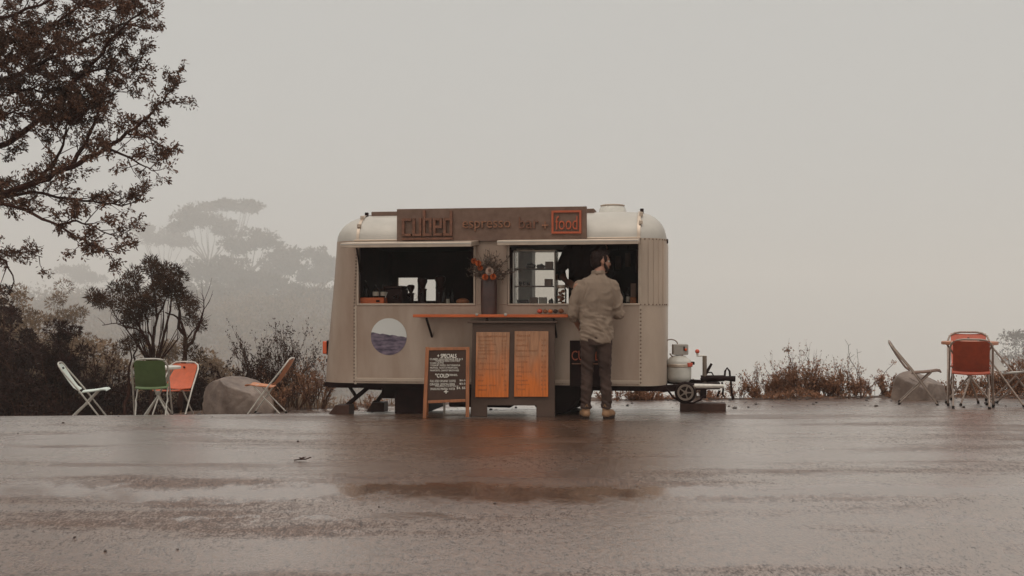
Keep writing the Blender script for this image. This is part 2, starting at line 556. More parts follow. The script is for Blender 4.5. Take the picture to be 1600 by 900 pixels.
def wet_road():
    m = bpy.data.materials.new('wet_asphalt')
    m.use_nodes = True
    t = m.node_tree
    b = t.nodes['Principled BSDF']
    tcn = t.nodes.new('ShaderNodeTexCoord')
    def nz(scale, detail, st=None, rough=.55):
        n = t.nodes.new('ShaderNodeTexNoise')
        n.inputs['Scale'].default_value = scale
        n.inputs['Detail'].default_value = detail
        n.inputs['Roughness'].default_value = rough
        if st:
            mp = t.nodes.new('ShaderNodeMapping')
            mp.inputs['Scale'].default_value = st
            t.links.new(tcn.outputs['Object'], mp.inputs['Vector'])
            t.links.new(mp.outputs[0], n.inputs['Vector'])
        else:
            t.links.new(tcn.outputs['Object'], n.inputs['Vector'])
        return n.outputs['Fac']
    def rng(s, a, b_, c, d):
        r = t.nodes.new('ShaderNodeMapRange')
        r.inputs['From Min'].default_value = a
        r.inputs['From Max'].default_value = b_
        r.inputs['To Min'].default_value = c
        r.inputs['To Max'].default_value = d
        t.links.new(s, r.inputs['Value'])
        return r.outputs[0]
    streak = nz(1.0, 6, (.32, 1.5, 1), .62)        # films of water lying across the road
    grit0 = nz(26, 3, (1, .42, 1), .7)
    grit1 = nz(75, 2, (1, .5, 1), .6)
    gm = t.nodes.new('ShaderNodeMath'); gm.operation = 'MULTIPLY_ADD'
    t.links.new(grit1, gm.inputs[0]); gm.inputs[1].default_value = .6
    gs = t.nodes.new('ShaderNodeMath'); gs.operation = 'MULTIPLY'
    t.links.new(grit0, gs.inputs[0]); gs.inputs[1].default_value = .4
    t.links.new(gs.outputs[0], gm.inputs[2])
    grit = gm.outputs[0]
    patch = nz(.55, 4)
    wet = rng(streak, .35, .53, 0, 1)
    # a long shallow puddle where the road breaks towards the camera
    spy = t.nodes.new('ShaderNodeSeparateXYZ'); t.links.new(tcn.outputs['Object'], spy.inputs[0])
    yy = t.nodes.new('ShaderNodeMath'); yy.operation = 'MULTIPLY_ADD'
    t.links.new(nz(1.3, 5, (.5, 1, 1)), yy.inputs[0]); yy.inputs[1].default_value = .9
    t.links.new(spy.outputs['Y'], yy.inputs[2])
    dy = t.nodes.new('ShaderNodeMath'); dy.operation = 'SUBTRACT'
    t.links.new(yy.outputs[0], dy.inputs[0]); dy.inputs[1].default_value = 7.95
    ab = t.nodes.new('ShaderNodeMath'); ab.operation = 'ABSOLUTE'
    t.links.new(dy.outputs[0], ab.inputs[0])
    def madd(x, k, y):
        q = t.nodes.new('ShaderNodeMath'); q.operation = 'MULTIPLY_ADD'
        t.links.new(x, q.inputs[0]); q.inputs[1].default_value = k
        if isinstance(y, float):
            q.inputs[2].default_value = y
        else:
            t.links.new(y, q.inputs[2])
        return q.outputs[0]
    def mth(op, x, y):
        q = t.nodes.new('ShaderNodeMath'); q.operation = op
        for i_, v_ in enumerate((x, y)):
            if isinstance(v_, float):
                q.inputs[i_].default_value = v_
            elif v_ is not None:
                t.links.new(v_, q.inputs[i_])
        return q.outputs[0]
    rag = nz(9, 6, (.6, .5, 1), .75)                # ragged, pebbly shoreline
    d1 = madd(rag, .55, mth('ADD', ab.outputs[0], -.27))
    pud = rng(d1, .08, .26, 1, 0)
    # a few broken films of water nearer the camera
    s2 = mth('ABSOLUTE', mth('ADD', yy.outputs[0], -7.3), None)
    d2 = madd(rag, .9, mth('ADD', s2, -.40))
    d2 = madd(nz(.9, 3, (.7, 1.6, 1)), .8, mth('ADD', d2, -.34))
    pud = mth('MAXIMUM', pud, rng(d2, .06, .16, .85, 0))
    mxw = t.nodes.new('ShaderNodeMath'); mxw.operation = 'MAXIMUM'
    t.links.new(wet, mxw.inputs[0]); t.links.new(pud, mxw.inputs[1])
    wet = mxw.outputs[0]
    mixc = t.nodes.new('ShaderNodeMix'); mixc.data_type = 'RGBA'
    t.links.new(rng(grit, .38, .62, 0, 1), mixc.inputs['Factor'])
    mixc.inputs['A'].default_value = (.030, .011, .006, 1)
    mixc.inputs['B'].default_value = (.145, .073, .042, 1)
    t.links.new(mixc.outputs['Result'], b.inputs['Base Color'])
    t.links.new(rng(wet, 0, 1, .42, .20), b.inputs['Roughness'])
    b.inputs['IOR'].default_value = 1.45
    b.inputs['Specular IOR Level'].default_value = .6
    # water film as a clear coat
    gn = rng(grit, .38, .62, -.6, .5)
    wg = t.nodes.new('ShaderNodeMath'); wg.operation = 'MULTIPLY_ADD'
    t.links.new(wet, wg.inputs[0]); wg.inputs[1].default_value = 1.25
    t.links.new(mth('MULTIPLY', gn, rng(patch, .38, .62, .7, 1.5)), wg.inputs[2])
    wp = t.nodes.new('ShaderNodeMath'); wp.operation = 'MAXIMUM'
    t.links.new(rng(wg.outputs[0], 0, .9, .05, 1.0), wp.inputs[0]); t.links.new(pud, wp.inputs[1])
    t.links.new(wp.outputs[0], b.inputs['Coat Weight'])
    crr = t.nodes.new('ShaderNodeMath'); crr.operation = 'MULTIPLY'
    t.links.new(rng(patch, .35, .65, .2, .34), crr.inputs[0]); t.links.new(rng(pud, 0, 1, 1, .22), crr.inputs[1])
    t.links.new(crr.outputs[0], b.inputs['Coat Roughness'])
    b.inputs['Coat IOR'].default_value = 2.1
    b.inputs['Coat Tint'].default_value = (1.0, .93, .865, 1)
    bp = t.nodes.new('ShaderNodeBump')
    bp.inputs['Distance'].default_value = .012
    t.links.new(rng(wet, 0, 1, 1.0, .6), bp.inputs['Strength'])
    t.links.new(grit, bp.inputs['Height'])
    t.links.new(bp.outputs[0], b.inputs['Normal'])
    b2 = t.nodes.new('ShaderNodeBump')
    b2.inputs['Distance'].default_value = .02
    t.links.new(rng(pud, 0, 1, .45, .05), b2.inputs['Strength'])
    t.links.new(nz(20, 5, (1, .6, 1), .75), b2.inputs['Height'])
    t.links.new(b2.outputs[0], b.inputs['Coat Normal'])
    return m
M['road'] = wet_road()

# ------------------------------------------------------------------ ground
FALL = [(-8, .58), (-6, .56), (-3.6, .43), (-2, .36), (0, .25), (2, .18), (5.6, .12), (9, .12)]
def edge(x):
    return lerp(17.0, 15.3, smooth((x + 4) / 8)) + .22 * noise.noise(Vector((x * .7, 3, 0)))
def road_z(x, y):
    z = -interp(x, FALL) * smooth((y - 11) / 6)
    t = 7.75 + .12 * noise.noise(Vector((x * .4, 1, 5))) - y
    q_ = 10.9 - y
    z -= .028 * .5 * (q_ + math.sqrt(q_ * q_ + .3)) - .0019
    z -= .079 * .5 * (t + math.sqrt(t * t + .05))
    return z + .008 * noise.noise(Vector((x * .45, y * .8, 0)))
def terrain_z(x, y):
    e = edge(max(-30, min(30, x)))
    xe = max(-30, min(30, x))
    if y < e or abs(x) > 34:
        zz = road_z(xe, min(y, e)) - .07
        if y < e:
            return zz
    d = y - e
    base = road_z(xe, e) - .07
    k = smooth((x + 26 + .06 * y) / 34)
    deep = lerp(38, 300, k)
    z = base - deep * (1 - math.exp(-d * .5 / deep * (0.7 if d < 3 else 1)))
    hill = (1 - k) * (42.0 * smooth((y - 230) / 540) + 7.0 * smooth((y - 300) / 300) * noise.noise(Vector((x * .011, y * .008, 3))))
    return z + hill + min(1, d / 20) * 1.0 * noise.noise(Vector((x * .06, y * .06, 0)))

def grid(xs, ys, zf):
    vs, fs = [], []
    for j, y in enumerate(ys):
        for i, x in enumerate(xs):
            vs.append((x, y, zf(x, y)))
    n = len(xs)
    for j in range(len(ys) - 1):
        for i in range(n - 1):
            fs.append((j * n + i, j * n + i + 1, (j + 1) * n + i + 1, (j + 1) * n + i))
    return vs, fs

def axis(lo, hi, fine_lo, fine_hi, step, grow=1.16):
    a = []
    x = fine_lo
    while x < fine_hi:
        a.append(x); x += step
    s, x = step, fine_hi
    while x < hi:
        a.append(x); x += s; s *= grow
    a.append(hi)
    s, x = step * grow, fine_lo - step
    while x > lo:
        a.insert(0, x); x -= s; s *= grow
    a.insert(0, lo)
    return a
g = MB()
g.add(*grid(axis(-1750, 1750, -14, 14, .5), axis(-300, 2750, 5, 24, .4), terrain_z))
tag(g.build('ground', M['earth'], smooth=180), kind='structure')

g = MB()
vs, fs = [], []
NX, NY = 260, 230
for j in range(NY + 1):
    for i in range(NX + 1):
        x = -30 + 60 * i / NX
        t = j / NY
        ye = edge(x) + .10 * noise.noise(Vector((x * 3.1, 7, 2)))
        y = -8 + (ye + 8) * (1 - (1 - t) ** 1.0)
        vs.append((x, y, road_z(x, y)))
for j in range(NY):
    for i in range(NX):
        a = j * (NX + 1) + i
        fs.append((a, a + 1, a + NX + 2, a + NX + 1))
for i in range(NX):      # broken outer edge of the asphalt
    a = NY * (NX + 1) + i
    p, q = vs[a], vs[a + 1]
    o = len(vs)
    vs.extend([(p[0], p[1] + .02, p[2] - .2), (q[0], q[1] + .02, q[2] - .2)])
    fs.append((a, a + 1, o + 1, o))
g.add(vs, fs)
tag(g.build('road', M['road'], smooth=180), kind='structure')

# broken verge of earth and stones where the asphalt ends
g = MB(); vs = []; fs = []
NX, NY = 420, 12
for j in range(NY + 1):
    for i in range(NX + 1):
        x = -15 + 30 * i / NX
        t = j / NY
        e = edge(x)
        y = e - .22 + 1.3 * t + .05 * noise.noise(Vector((x * 4, t * 5, 0)))
        ridge = math.sin(math.pi * min(1, t * 1.5)) * (.03 + .055 * max(0, noise.noise(Vector((x * 1.3, t * 2, 9)))) + .03 * noise.noise(Vector((x * 5, t * 6, 2))))
        z = road_z(x, min(y, e)) - .03 + ridge - .12 * smooth((t - .55) / .45)
        vs.append((x, y, z))
for j in range(NY):
    for i in range(NX):
        a = j * (NX + 1) + i
        fs.append((a, a + 1, a + NX + 2, a + NX + 1))
g.add(vs, fs)
tag(g.build('verge', M['earth'], smooth=180), kind='structure')

# ------------------------------------------------------------------ food trailer
TH = R(9)
CT, ST = math.cos(TH), math.sin(TH)
P0 = Vector((-.17, 12.0))
def F(px, py, v=0.0):
    """picture point on the trailer's plane at local depth v -> local (u, z)"""
    qx, qy = P0.x + v * ST, P0.y + v * CT
    a = (px - 800) / FPX
    u = (a * qy - qx) / (CT + a * ST)
    return u, E - (py - HY) * (qy - u * ST) / FPX
def U(px, v=0.0):
    return F(px, 480, v)[0]
def Zt(py, px=776, v=0.0):
    return F(px, py, v)[1]
def W(u, v, z):
    """trailer local -> world"""
    return Vector((P0.x + u * CT + v * ST, P0.y - u * ST + v * CT, z))

tr = thing('food_trailer', 'silver riveted food trailer with serving hatches, roof sign and timber shelf', 'food trailer', (P0.x, P0.y, 0), -TH)
DEP = 1.95
zb, zs = Zt(601), Zt(374)
UL0 = F(510, 598, .3)[0]; UL1 = F(528, 375, .3)[0]; UR = F(1041, 500, .3)[0]
uL, uR = U(553), U(1001)
RC = UR - uR
def left_u(z):
    return lerp(UL0, UL1, smooth((z - zb) / (zs - zb)) * .35 + .65 * (z - zb) / (zs - zb))
holeL = (U(561), U(740), Zt(474, 650), Zt(384, 650))
holeR = (U(796.5), U(997), Zt(474, 900), Zt(381, 900))
g = MB(); g.holed(uL, uR, zb, zs, 0, .035, [holeL, holeR])
front = g.build('front_wall', M['alu'], tr)
BV = DEP
bh1 = (F(623, 0, BV)[0], F(654, 0, BV)[0], Zt(470, 640, BV), Zt(434, 640, BV))
bh2 = (F(665, 0, BV)[0], F(682, 0, BV)[0], Zt(470, 670, BV), Zt(437, 670, BV))
bh3 = (F(563, 0, BV)[0], F(572, 0, BV)[0], Zt(404, 567, BV), Zt(397, 567, BV))
bhR = (F(802, 0, BV)[0], F(889, 0, BV)[0], Zt(476, 850, BV), Zt(380, 850, BV))
g = MB(); g.holed(UL0 + RC, uR, zb, zs, BV - .035, BV, [bh1, bh2, bh3, bhR])
g.build('back_wall', M['alu'], tr)
# rounded ends
NZ = 10
g = MB(); vs = []; fs = []
na = 10
for j in range(NZ + 1):
    z = lerp(zb, zs, j / NZ)
    l = left_u(z)
    ring = []
    e = uL
    for k in range(na + 1):
        a = math.pi / 2 * k / na
        ring.append((e - (e - l) * math.sin(a), .32 * (1 - math.cos(a))))
    for k in range(na + 1):
        a = math.pi / 2 * (1 - k / na)
        ring.append((e - (e - l) * math.sin(a), DEP - .32 * (1 - math.cos(a))))
    vs += [(x, y, z) for x, y in ring]
n = 2 * na + 2
for j in range(NZ):
    for k in range(n - 1):
        fs.append((j * n + k + 1, j * n + k, (j + 1) * n + k, (j + 1) * n + k + 1))
g.add(vs, fs); g.build('rear_end_panel', M['alu'], tr, smooth=60)
zseam = Zt(477.5, 1020)
for z0, z1, nm in ((zb, zseam, 'nose_panel'), (zseam, zs, 'nose_panel')):
    g = MB(); vs = []; fs = []
    out = 0 if z0 == zb else .004
    for z in (z0, z1):
        for k in range(na + 1):
            a = math.pi / 2 * k / na
            vs.append((uR + (RC + out) * math.sin(a), -out + .32 * (1 - math.cos(a)), z))
        for k in range(na + 1):
            a = math.pi / 2 * (1 - k / na)
            vs.append((uR + (RC + out) * math.sin(a), DEP - .32 * (1 - math.cos(a)), z))
    for k in range(n - 1):
        fs.append((k, k + 1, n + k + 1, n + k))
    g.add(vs, fs); g.build(nm, M['alu_nose'], tr, smooth=60)
for px in (1013, 1021, 1028.5, 1035):      # upright swages in the upper nose panel
    s_ = min(1, (U(px) - uR) / RC)
    a = math.asin(s_)
    p = (uR + (RC + .004) * s_, -.004 + .32 * (1 - math.cos(a)))
    g = MB(); g.tube([(p[0], p[1], zseam + .02), (p[0], p[1], zs - .01)], .0075, 6)
    g.build('swage', M['alu_nose'], tr)
# domed roof
g = MB(); vs = []; fs = []
HR, RR = Zt(335, 776, .5) - zs, .44
nr = 9
def roof_ring(phi):
    z = zs + HR * math.sin(phi)
    i = RR * (1 - math.cos(phi))
    l, r, f_, bk = left_u(zs) + i * .85, UR - i * .75, i, DEP - i
    rx = max(.05, .32 - i * .35)
    pts = []
    for cx, cy, a0 in ((l + rx, f_ + rx, 180), (r - rx, f_ + rx, 270), (r - rx, bk - rx, 0), (l + rx, bk - rx, 90)):
        for k in range(9):
            a = R(a0 + 90 * k / 8)
            pts.append((cx + rx * math.cos(a), cy + rx * math.sin(a), z))
    return pts
for j in range(nr + 1):
    vs += roof_ring(math.pi / 2 * j / nr)
n = 36
for j in range(nr):
    for k in range(n):
        fs.append((j * n + k, j * n + (k + 1) % n, (j + 1) * n + (k + 1) % n, (j + 1) * n + k))
fs.append(tuple(nr * n + k for k in range(n)))
g.add(vs, fs)
roof = g.build('roof', M['alu_bright'], tr, smooth=60)
g = MB()
for i in range(len(roof_ring(0)) ):
    pass
g.tube([(uL, -.006, zs + .002), (uR, -.006, zs + .002)], .010, 6)
g.build('gutter_rail', M['alu_trim'], tr)
def roof_strip(u, wd, name, m):
    g = MB(); pr = []
    for j in range(nr + 1):
        ph = math.pi / 2 * j / nr
        pr.append((RR * (1 - math.cos(ph)) - .006 * math.cos(ph), zs + HR * math.sin(ph) + .006 * math.sin(ph)))
    pr.append((DEP / 2, zs + HR + .008))
    vs = []
    for y, z in pr:
        vs += [(u - wd / 2, y, z), (u + wd / 2, y, z)]
    g.add(vs, [(2 * k, 2 * k + 1, 2 * k + 3, 2 * k + 2) for k in range(len(pr) - 1)])
    g.build(name, m, tr)
roof_strip(U(559), .035, 'roof_seam', M['alu_trim'])
roof_strip(U(998), .035, 'roof_seam', M['alu_trim'])
for u in (U(559), U(1001)):
    for t in (.35, .62, .9):
        ph = math.pi / 2 * t
        g = MB(); g.box((u, RR * (1 - math.cos(ph)) - .02, zs + HR * math.sin(ph) + .006), (.04, .03, .035 + .02 * t))
        g.build('roof_clip', M['black_steel'] if t > .8 else M['alu_trim'], tr, bevel=.004)
# rivets and seams
g = MB()
def rivet(u, v, z, r=.011):
    g.ell((u, v, z), (r, r * .6, r), 6, 4)
def zline(px0, px1, y0, y1, nn):
    for k in range(nn):
        t = k / (nn - 1)
        px, py = lerp(px0, px1, t), lerp(y0, y1, t)
        u, z = F(px, py)
        rivet(u, -.003, z)
zline(557, 553.5, 398, 478, 17)
zline(553.5, 553.5, 484, 596, 22)
zline(1001, 1001, 484, 598, 20)
for k in range(10):
    a = math.pi / 2 * k / 9.5
    for zz in (zseam + .012, zs - .012):
        rivet(uR + (RC + .005) * math.sin(a), -.006 + .32 * (1 - math.cos(a)), zz, .009)
for k in range(28):
    rivet(lerp(uL + .03, uR - .03, k / 27), -.002, zb + .02, .006)
tag(g.build('rivets', M['rivet'], tr), kind='stuff')
for px, y0, y1 in ((555.5, 478, 600), (1000.5, 383, 602)):
    g = MB(); u = U(px)
    g.bx(u - .012, u + .012, -.004, .002, Zt(y1, px), Zt(y0, px)); g.build('seam_strip', M['alu_trim'], tr)
g = MB(); g.bx(uL + .01, uR - .01, -.012, .004, Zt(598, 776) , Zt(592.5, 776)); g.build('bottom_rail', M['alu_nose'], tr, bevel=.004)
# window frames
for hl, nm in ((holeL, 'hatch_frame'), (holeR, 'hatch_frame')):
    g = MB(); x0, x1, z0, z1 = hl; t = .022
    g.bx(x0 - t, x1 + t, -.016, .05, z0 - t, z0); g.bx(x0 - t, x0, -.016, .05, z0, z1)
    g.bx(x1, x1 + t, -.016, .05, z0, z1); g.bx(x0 - t, x1 + t, -.016, .05, z1, z1 + t)
    g.build(nm, M['alu_trim'], tr, bevel=.004)
# pillar sheet between the hatches
g = MB(); g.bx(U(746), U(793), -.008, .002, Zt(476, 770), Zt(381, 770)); g.build('pillar_sheet', M['alu'], tr, bevel=.003)
# raised hatch doors
for x0, x1, yf, yb in ((540, 741.5, 382.5, 379.5), (781, 999, 378.5, 376.5)):
    xm = (x0 + x1) / 2
    hd = MB(); V1 = -.46
    ua, ub = U(x0, V1 * .6), U(x1, V1 * .6)
    zf, zk = Zt(yf, xm, V1), Zt(yb, xm, 0) + .02
    hd.add([(ua, 0, zk), (ub, 0, zk), (ub, V1, zf + .026), (ua, V1, zf + .026), (ua, 0, zk - .05), (ub, 0, zk - .05), (ub, V1, zf - .026), (ua, V1, zf - .026)],
           [(0, 3, 2, 1), (4, 5, 6, 7), (3, 7, 6, 2), (0, 1, 5, 4), (0, 4, 7, 3), (1, 2, 6, 5)])
    h = hd.build('hatch_door', M['alu_trim'], tr, bevel=.006)
    lp = MB(); lp.bx(ua, ub, V1 - .006, V1 - .001, zf + .006, zf + .016); lp.build('edge_bead', M['alu_bright'], h)
for x, xx in ((557.5, 563.5), (738.5, 736), (797.5, 799), (996, 994)):
    g = MB(); u1, z1_ = F(xx, 424); u0, z0_ = F(x, 388, -.3)
    g.tube([(u0, -.3, z0_), (u1, -.02, z1_)], .011, 6)
    g.build('gas_strut', M['black_steel'], tr)
# roof board and sign
g = MB(); g.bx(U(582, .35), U(929, .35), .30, .62, Zt(343, 776, .3), Zt(328, 776, .3)); g.build('roof_board', M['sign'], tr, bevel=.006)
g = MB(); g.bx(U(570, .35), U(600, .35), .28, .5, Zt(346, 776, .3), Zt(343.4, 776, .3)); g.build('board_bracket', M['alu_trim'], tr)
VS = -.05
su0, su1, sz0, sz1 = U(620, VS), U(916.5, VS), Zt(376.5, 768, VS), Zt(324.5, 768, VS)
g = MB(); g.bx(su0, su1, VS, VS + .05, sz0, sz1)
sign = g.build('sign_board', M['sign'], tr, bevel=.003)
for px in (640, 700, 760, 830, 900):
    g = MB(); u = U(px, VS); g.bx(u - .015, u + .015, VS + .05, .3, zs + .16, zs + .19)
    g.build('sign_bracket', M['black_steel'], tr)

def glyph_islands(text):
    c = bpy.data.curves.new('lettering', 'FONT')
    c.body = text
    c.extrude = .05
    c.resolution_u = 3
    o = bpy.data.objects.new('lettering', c)
    me = bpy.data.meshes.new_from_object(o)
    bpy.data.objects.remove(o); bpy.data.curves.remove(c)
    V = [v.co.copy() for v in me.vertices]
    par = list(range(len(V)))
    def find(i):
        while par[i] != i:
            par[i] = par[par[i]]; i = par[i]
        return i
    cell = {}
    for i, p in enumerate(V):          # weld front, back and side shells
        k = (round(p.x, 4), round(p.y, 4))
        if k in cell:
            par[find(i)] = find(cell[k])
        else:
            cell[k] = i
    polys = [tuple(p.vertices) for p in me.polygons]
    for p in polys:
        for i in p[1:]:
            par[find(i)] = find(p[0])
    isl = {}
    for p in polys:
        isl.setdefault(find(p[0]), []).append(p)
    x0 = min(p.x for p in V); x1 = max(p.x for p in V); y0 = min(p.y for p in V); y1 = max(p.y for p in V)
    out = []
    for r, ps in isl.items():
        idx = sorted({i for p in ps for i in p}); mp = {i: k for k, i in enumerate(idx)}
        out.append(([((V[i].x - x0) / (x1 - x0), (V[i].y - y0) / (y1 - y0), V[i].z / .05) for i in idx], [tuple(mp[i] for i in p) for p in ps]))
    out.sort(key=lambda t: min(p[0] for p in t[0]))
    bpy.data.meshes.remove(me)
    return out
def letters(text, u0, u1, z0, z1, v, th, m, parent, name='letter', join=False, fm=None):
    """writing in the trailer-like frame: x = u, z up, front face at v - th. fm maps local points"""
    gg = None
    for vs, fs in glyph_islands(text):
        if not join or gg is None:
            gg = MB()
        pts = [Vector((lerp(u0, u1, a), v - th / 2 - th / 2 * c, lerp(z0, z1, b))) for a, b, c in vs]
        if fm:
            pts = [fm @ p for p in pts]
        gg.add(pts, fs)
        if not join:
            gg.build(name, m, parent, smooth=0)
    if join:
        return gg.build(name, m, parent, smooth=0)
VL = VS - .001
zr = lambda py, px: Zt(py, px, VS)
def block_letter(rects):
    g = MB()
    for k, (a, b, c, d) in enumerate(rects):
        e = .0015 * (k % 3)
        g.bx(U(a, VS), U(b, VS), VL - .035 - e, VL, zr(d, 668), zr(c, 668))
    o = g.build('letter', M['rust_letter'], sign, smooth=0)
    g2 = MB()      # ground bright top edges, a few mm proud
    return o
s4 = 4
block_letter([(629, 633, 341, 369), (633, 643, 341, 345), (633, 643, 365, 369)])
block_letter([(645.5, 649.5, 341, 369), (655.5, 659.5, 341, 369), (649.5, 655.5, 365, 369)])
block_letter([(661.5, 665.5, 329, 369), (671.5, 675.5, 341, 369), (665.5, 671.5, 365, 369), (665.5, 671.5, 341, 345)])
block_letter([(677.5, 681.5, 341, 369), (687.5, 691.5, 341, 357), (681.5, 691.5, 365, 369), (681.5, 687.5, 341, 345), (681.5, 687.5, 353, 357)])
block_letter([(693.5, 697.5, 341, 369), (703.5, 707.5, 330, 369), (697.5, 703.5, 365, 369), (697.5, 703.5, 341, 345)])
g = MB(); g.bx(U(629, VS), U(708, VS), VL - .03, VL, zr(375, 668), zr(371.5, 668)); g.build('underline', M['rust_letter'], sign)
zc = lambda py: zr(py, 780)
letters('espresso', U(723, VS), U(798, VS), zc(361), zc(345), VL, .02, M['rust_edge'], sign)
letters('bar', U(811, VS), U(842, VS), zr(357, 826), zr(339, 826), VL, .02, M['rust_letter'], sign)
letters('+', U(847, VS), U(857, VS), zr(358, 852), zr(346, 852), VL, .02, M['rust_edge'], sign)
letters('food', U(868, VS), U(902.5, VS), zr(359, 885), zr(337.5, 885), VL, .02, M['orange_letter'], sign)
g = MB(); a, b, c, d = U(862, VS), U(908.5, VS), zr(365, 885), zr(329, 885); t = .022
for r in ((a, b, c, c + t), (a, b, d - t, d), (a, a + t, c + t, d - t), (b - t, b, c + t, d - t)):
    g.bx(r[0], r[1], VL - .02, VL, r[2], r[3])
g.build('letter_box', M['orange_letter'], sign)
# roof vent
vx, vz = F(957, 333, 1.0)
g = MB(); g.lathe([(.165, 0), (.175, .02), (.15, .10), (.135, .118)], (vx, 1.0, zs + HR + .0), 28)
vent = g.build('roof_vent', M['gas'], tr, smooth=40)
g = MB(); g.lathe([(.14, 0), (.145, .012), (.12, .02)], (vx, 1.0, zs + HR + .119), 28); g.build('vent_cap', M['alu_trim'], vent)
g = MB(); g.bx(vx - .2, vx + .2, .8, 1.2, zs + HR - .02, zs + HR + .004); g.build('vent_base', M['alu_trim'], vent)
# sea picture
cu, cz = F(607.5, 526)
g = MB(); rad = 28.8 * 12.2 / FPX
g.lathe([(rad, 0), (rad, .005)], (cu, 0, cz), 48, Matrix.Rotation(R(90), 3, 'X'))
g.build('sea_picture', M['sea'], tr, smooth=0)
# notice plate beside the customer
g = MB(); g.bx(U(890.5), U(943), -.02, -.001, Zt(604, 910), Zt(532, 910)); npz = g.build('notice_plate', M['black_steel'], tr, bevel=.006)
letters('CUBED', U(893.5), U(940), Zt(563, 910), Zt(548, 910), -.0205, .006, M['orange_letter'], npz)
g = MB(); g.bx(U(894), U(939), -.026, -.0205, Zt(569, 910), Zt(567.4, 910)); g.build('underline', M['rust_edge'], npz)
# serving shelf
V0 = -.32
g = MB(); g.bx(U(651, -.15), U(890, -.15), V0, -.002, Zt(496, 770, V0), Zt(491.3, 770, V0)); shelf = g.build('serving_shelf', M['timber_orange'], tr, bevel=.004)
zsh = Zt(491.3, 770, V0)
for px in (745, 790):
    g = MB(); u = U(px, V0); g.bx(u - .014, u + .014, V0 - .012, V0 + .04, zsh - .012, zsh + .012); g.build('shelf_clamp', M['alu_bright'], shelf, bevel=.003)
for px in (672, 765, 868):
    g = MB(); u = U(px, -.1); g.beam((u, -.27, zsh - .045), (u, -.005, zsh - .25), .02, .02); g.build('shelf_bracket', M['black_steel'], shelf)
# lamps on the rear end
lu, lz = F(511.5, 543, .40)
g = MB(); g.box((lu - .025, .42, lz), (.055, .09, .15)); tl = g.build('tail_lamp', M['lens'], tr, bevel=.012)
g = MB(); g.box((lu + .012, .42, lz), (.022, .11, .17)); g.build('lamp_base', M['black_steel'], tl, bevel=.004)
g = MB(); g.box((lu - .0, .42, lz - .15), (.03, .05, .04)); g.build('reflector', M['black_steel'], tr, bevel=.006)
mu, mz = F(1042, 377, .36)
g = MB(); g.box((mu, .36, mz), (.03, .05, .05)); g.build('marker_lamp', M['black_steel'], tr, bevel=.008)
# chassis
zc0 = zb - .062
g = MB()
for v in (.08, DEP - .13):
    g.bx(UL0 + .08, UR - .04, v + .03, v + .08, zc0, zb - .002)
g.bx(UL0 + .03, UL0 + .1, .13, DEP - .13, zc0 + .01, zb - .004)
g.bx(UR - .08, UR, .13, DEP - .13, zc0 + .01, zb - .004)
for u in (-1.0, -.3, .4, 1.1):
    g.bx(u, u + .05, .13, DEP - .13, zc0 + .01, zb - .004)
g.build('chassis', M['black_steel'], tr)
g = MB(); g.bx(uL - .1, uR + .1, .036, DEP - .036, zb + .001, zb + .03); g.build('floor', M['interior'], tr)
g = MB(); g.bx(U(618, .2), U(665, .2), .16, 1.2, Zt(646, 640, .2), zc0 - .001); g.build('storage_box', M['black_steel'], tr, bevel=.01)
g = MB(); g.bx(U(702, .2), U(800, .2), .16, 1.3, Zt(636, 740, .2), zc0 - .001); g.build('water_tank', M['black_steel'], tr, bevel=.02)
g = MB(); g.bx(U(600, .4), U(702, .4), .3, 1.5, Zt(622, 640, .4), zc0 - .001); g.build('underfloor_tray', M['black_steel'], tr, bevel=.01)
# wheels and axle
RW = .30
for v, vo in ((.10, -1), (DEP - .28, 1)):
    u = U(868, .2)
    gzc = road_z(*W(u, v, 0).xy) + RW - .012
    g = MB(); MX = Matrix.Rotation(R(90), 3, 'X')
    g.lathe([(.20, -.09), (.27, -.092), (RW, -.06), (RW, .06), (.27, .092), (.20, .09)], (u, v + .09, gzc), 32, MX)
    wh = g.build('wheel', M['tyre'], tr, smooth=40)
    g = MB(); g.lathe([(.19, -.06), (.20, -.05), (.20, .05), (.06, .07), (.0, .075)], (u, v + .09, gzc), 24, Matrix.Rotation(R(90 if vo < 0 else -90), 3, 'X')); g.build('rim', M['rim'], wh, smooth=40)
g = MB(); g.tube([(u, .2, gzc), (u, DEP - .2, gzc)], .04, 10); g.build('axle', M['black_steel'], tr)
# corner steadies
for (x0, y0, x1, y1, bx0, by0, bx1, by1, v) in ((577, 604, 534, 640, 556, 619, 546, 604, .25), (604, 608, 588, 629, 597, 619, 600, 606, 1.65)):
    q = lambda x, y: (F(x, y, v)[0], v, F(x, y, v)[1])
    g = MB(); g.beam(q(x0, y0), q(x1, y1), .06, .045); st_ = g.build('corner_steady', M['black_steel'], tr, bevel=.006)
    g = MB(); g.beam(q(bx0, by0), q(bx1, by1), .035, .03); g.build('brace', M['black_steel'], st_)
    p = q(x1, y1)
    g = MB(); g.tube([(p[0], v - .06, p[2] - .01), (p[0], v + .06, p[2] - .01)], .042, 14); g.build('steady_foot', M['black_steel'], st_)
g = MB(); g.beam((F(572, 606, .25)[0], .25, Zt(606, 572, .25)), (F(597, 606, .25)[0], .25, Zt(607, 597, .25)), .05, .035); g.build('steady_mount', M['black_steel'], tr)
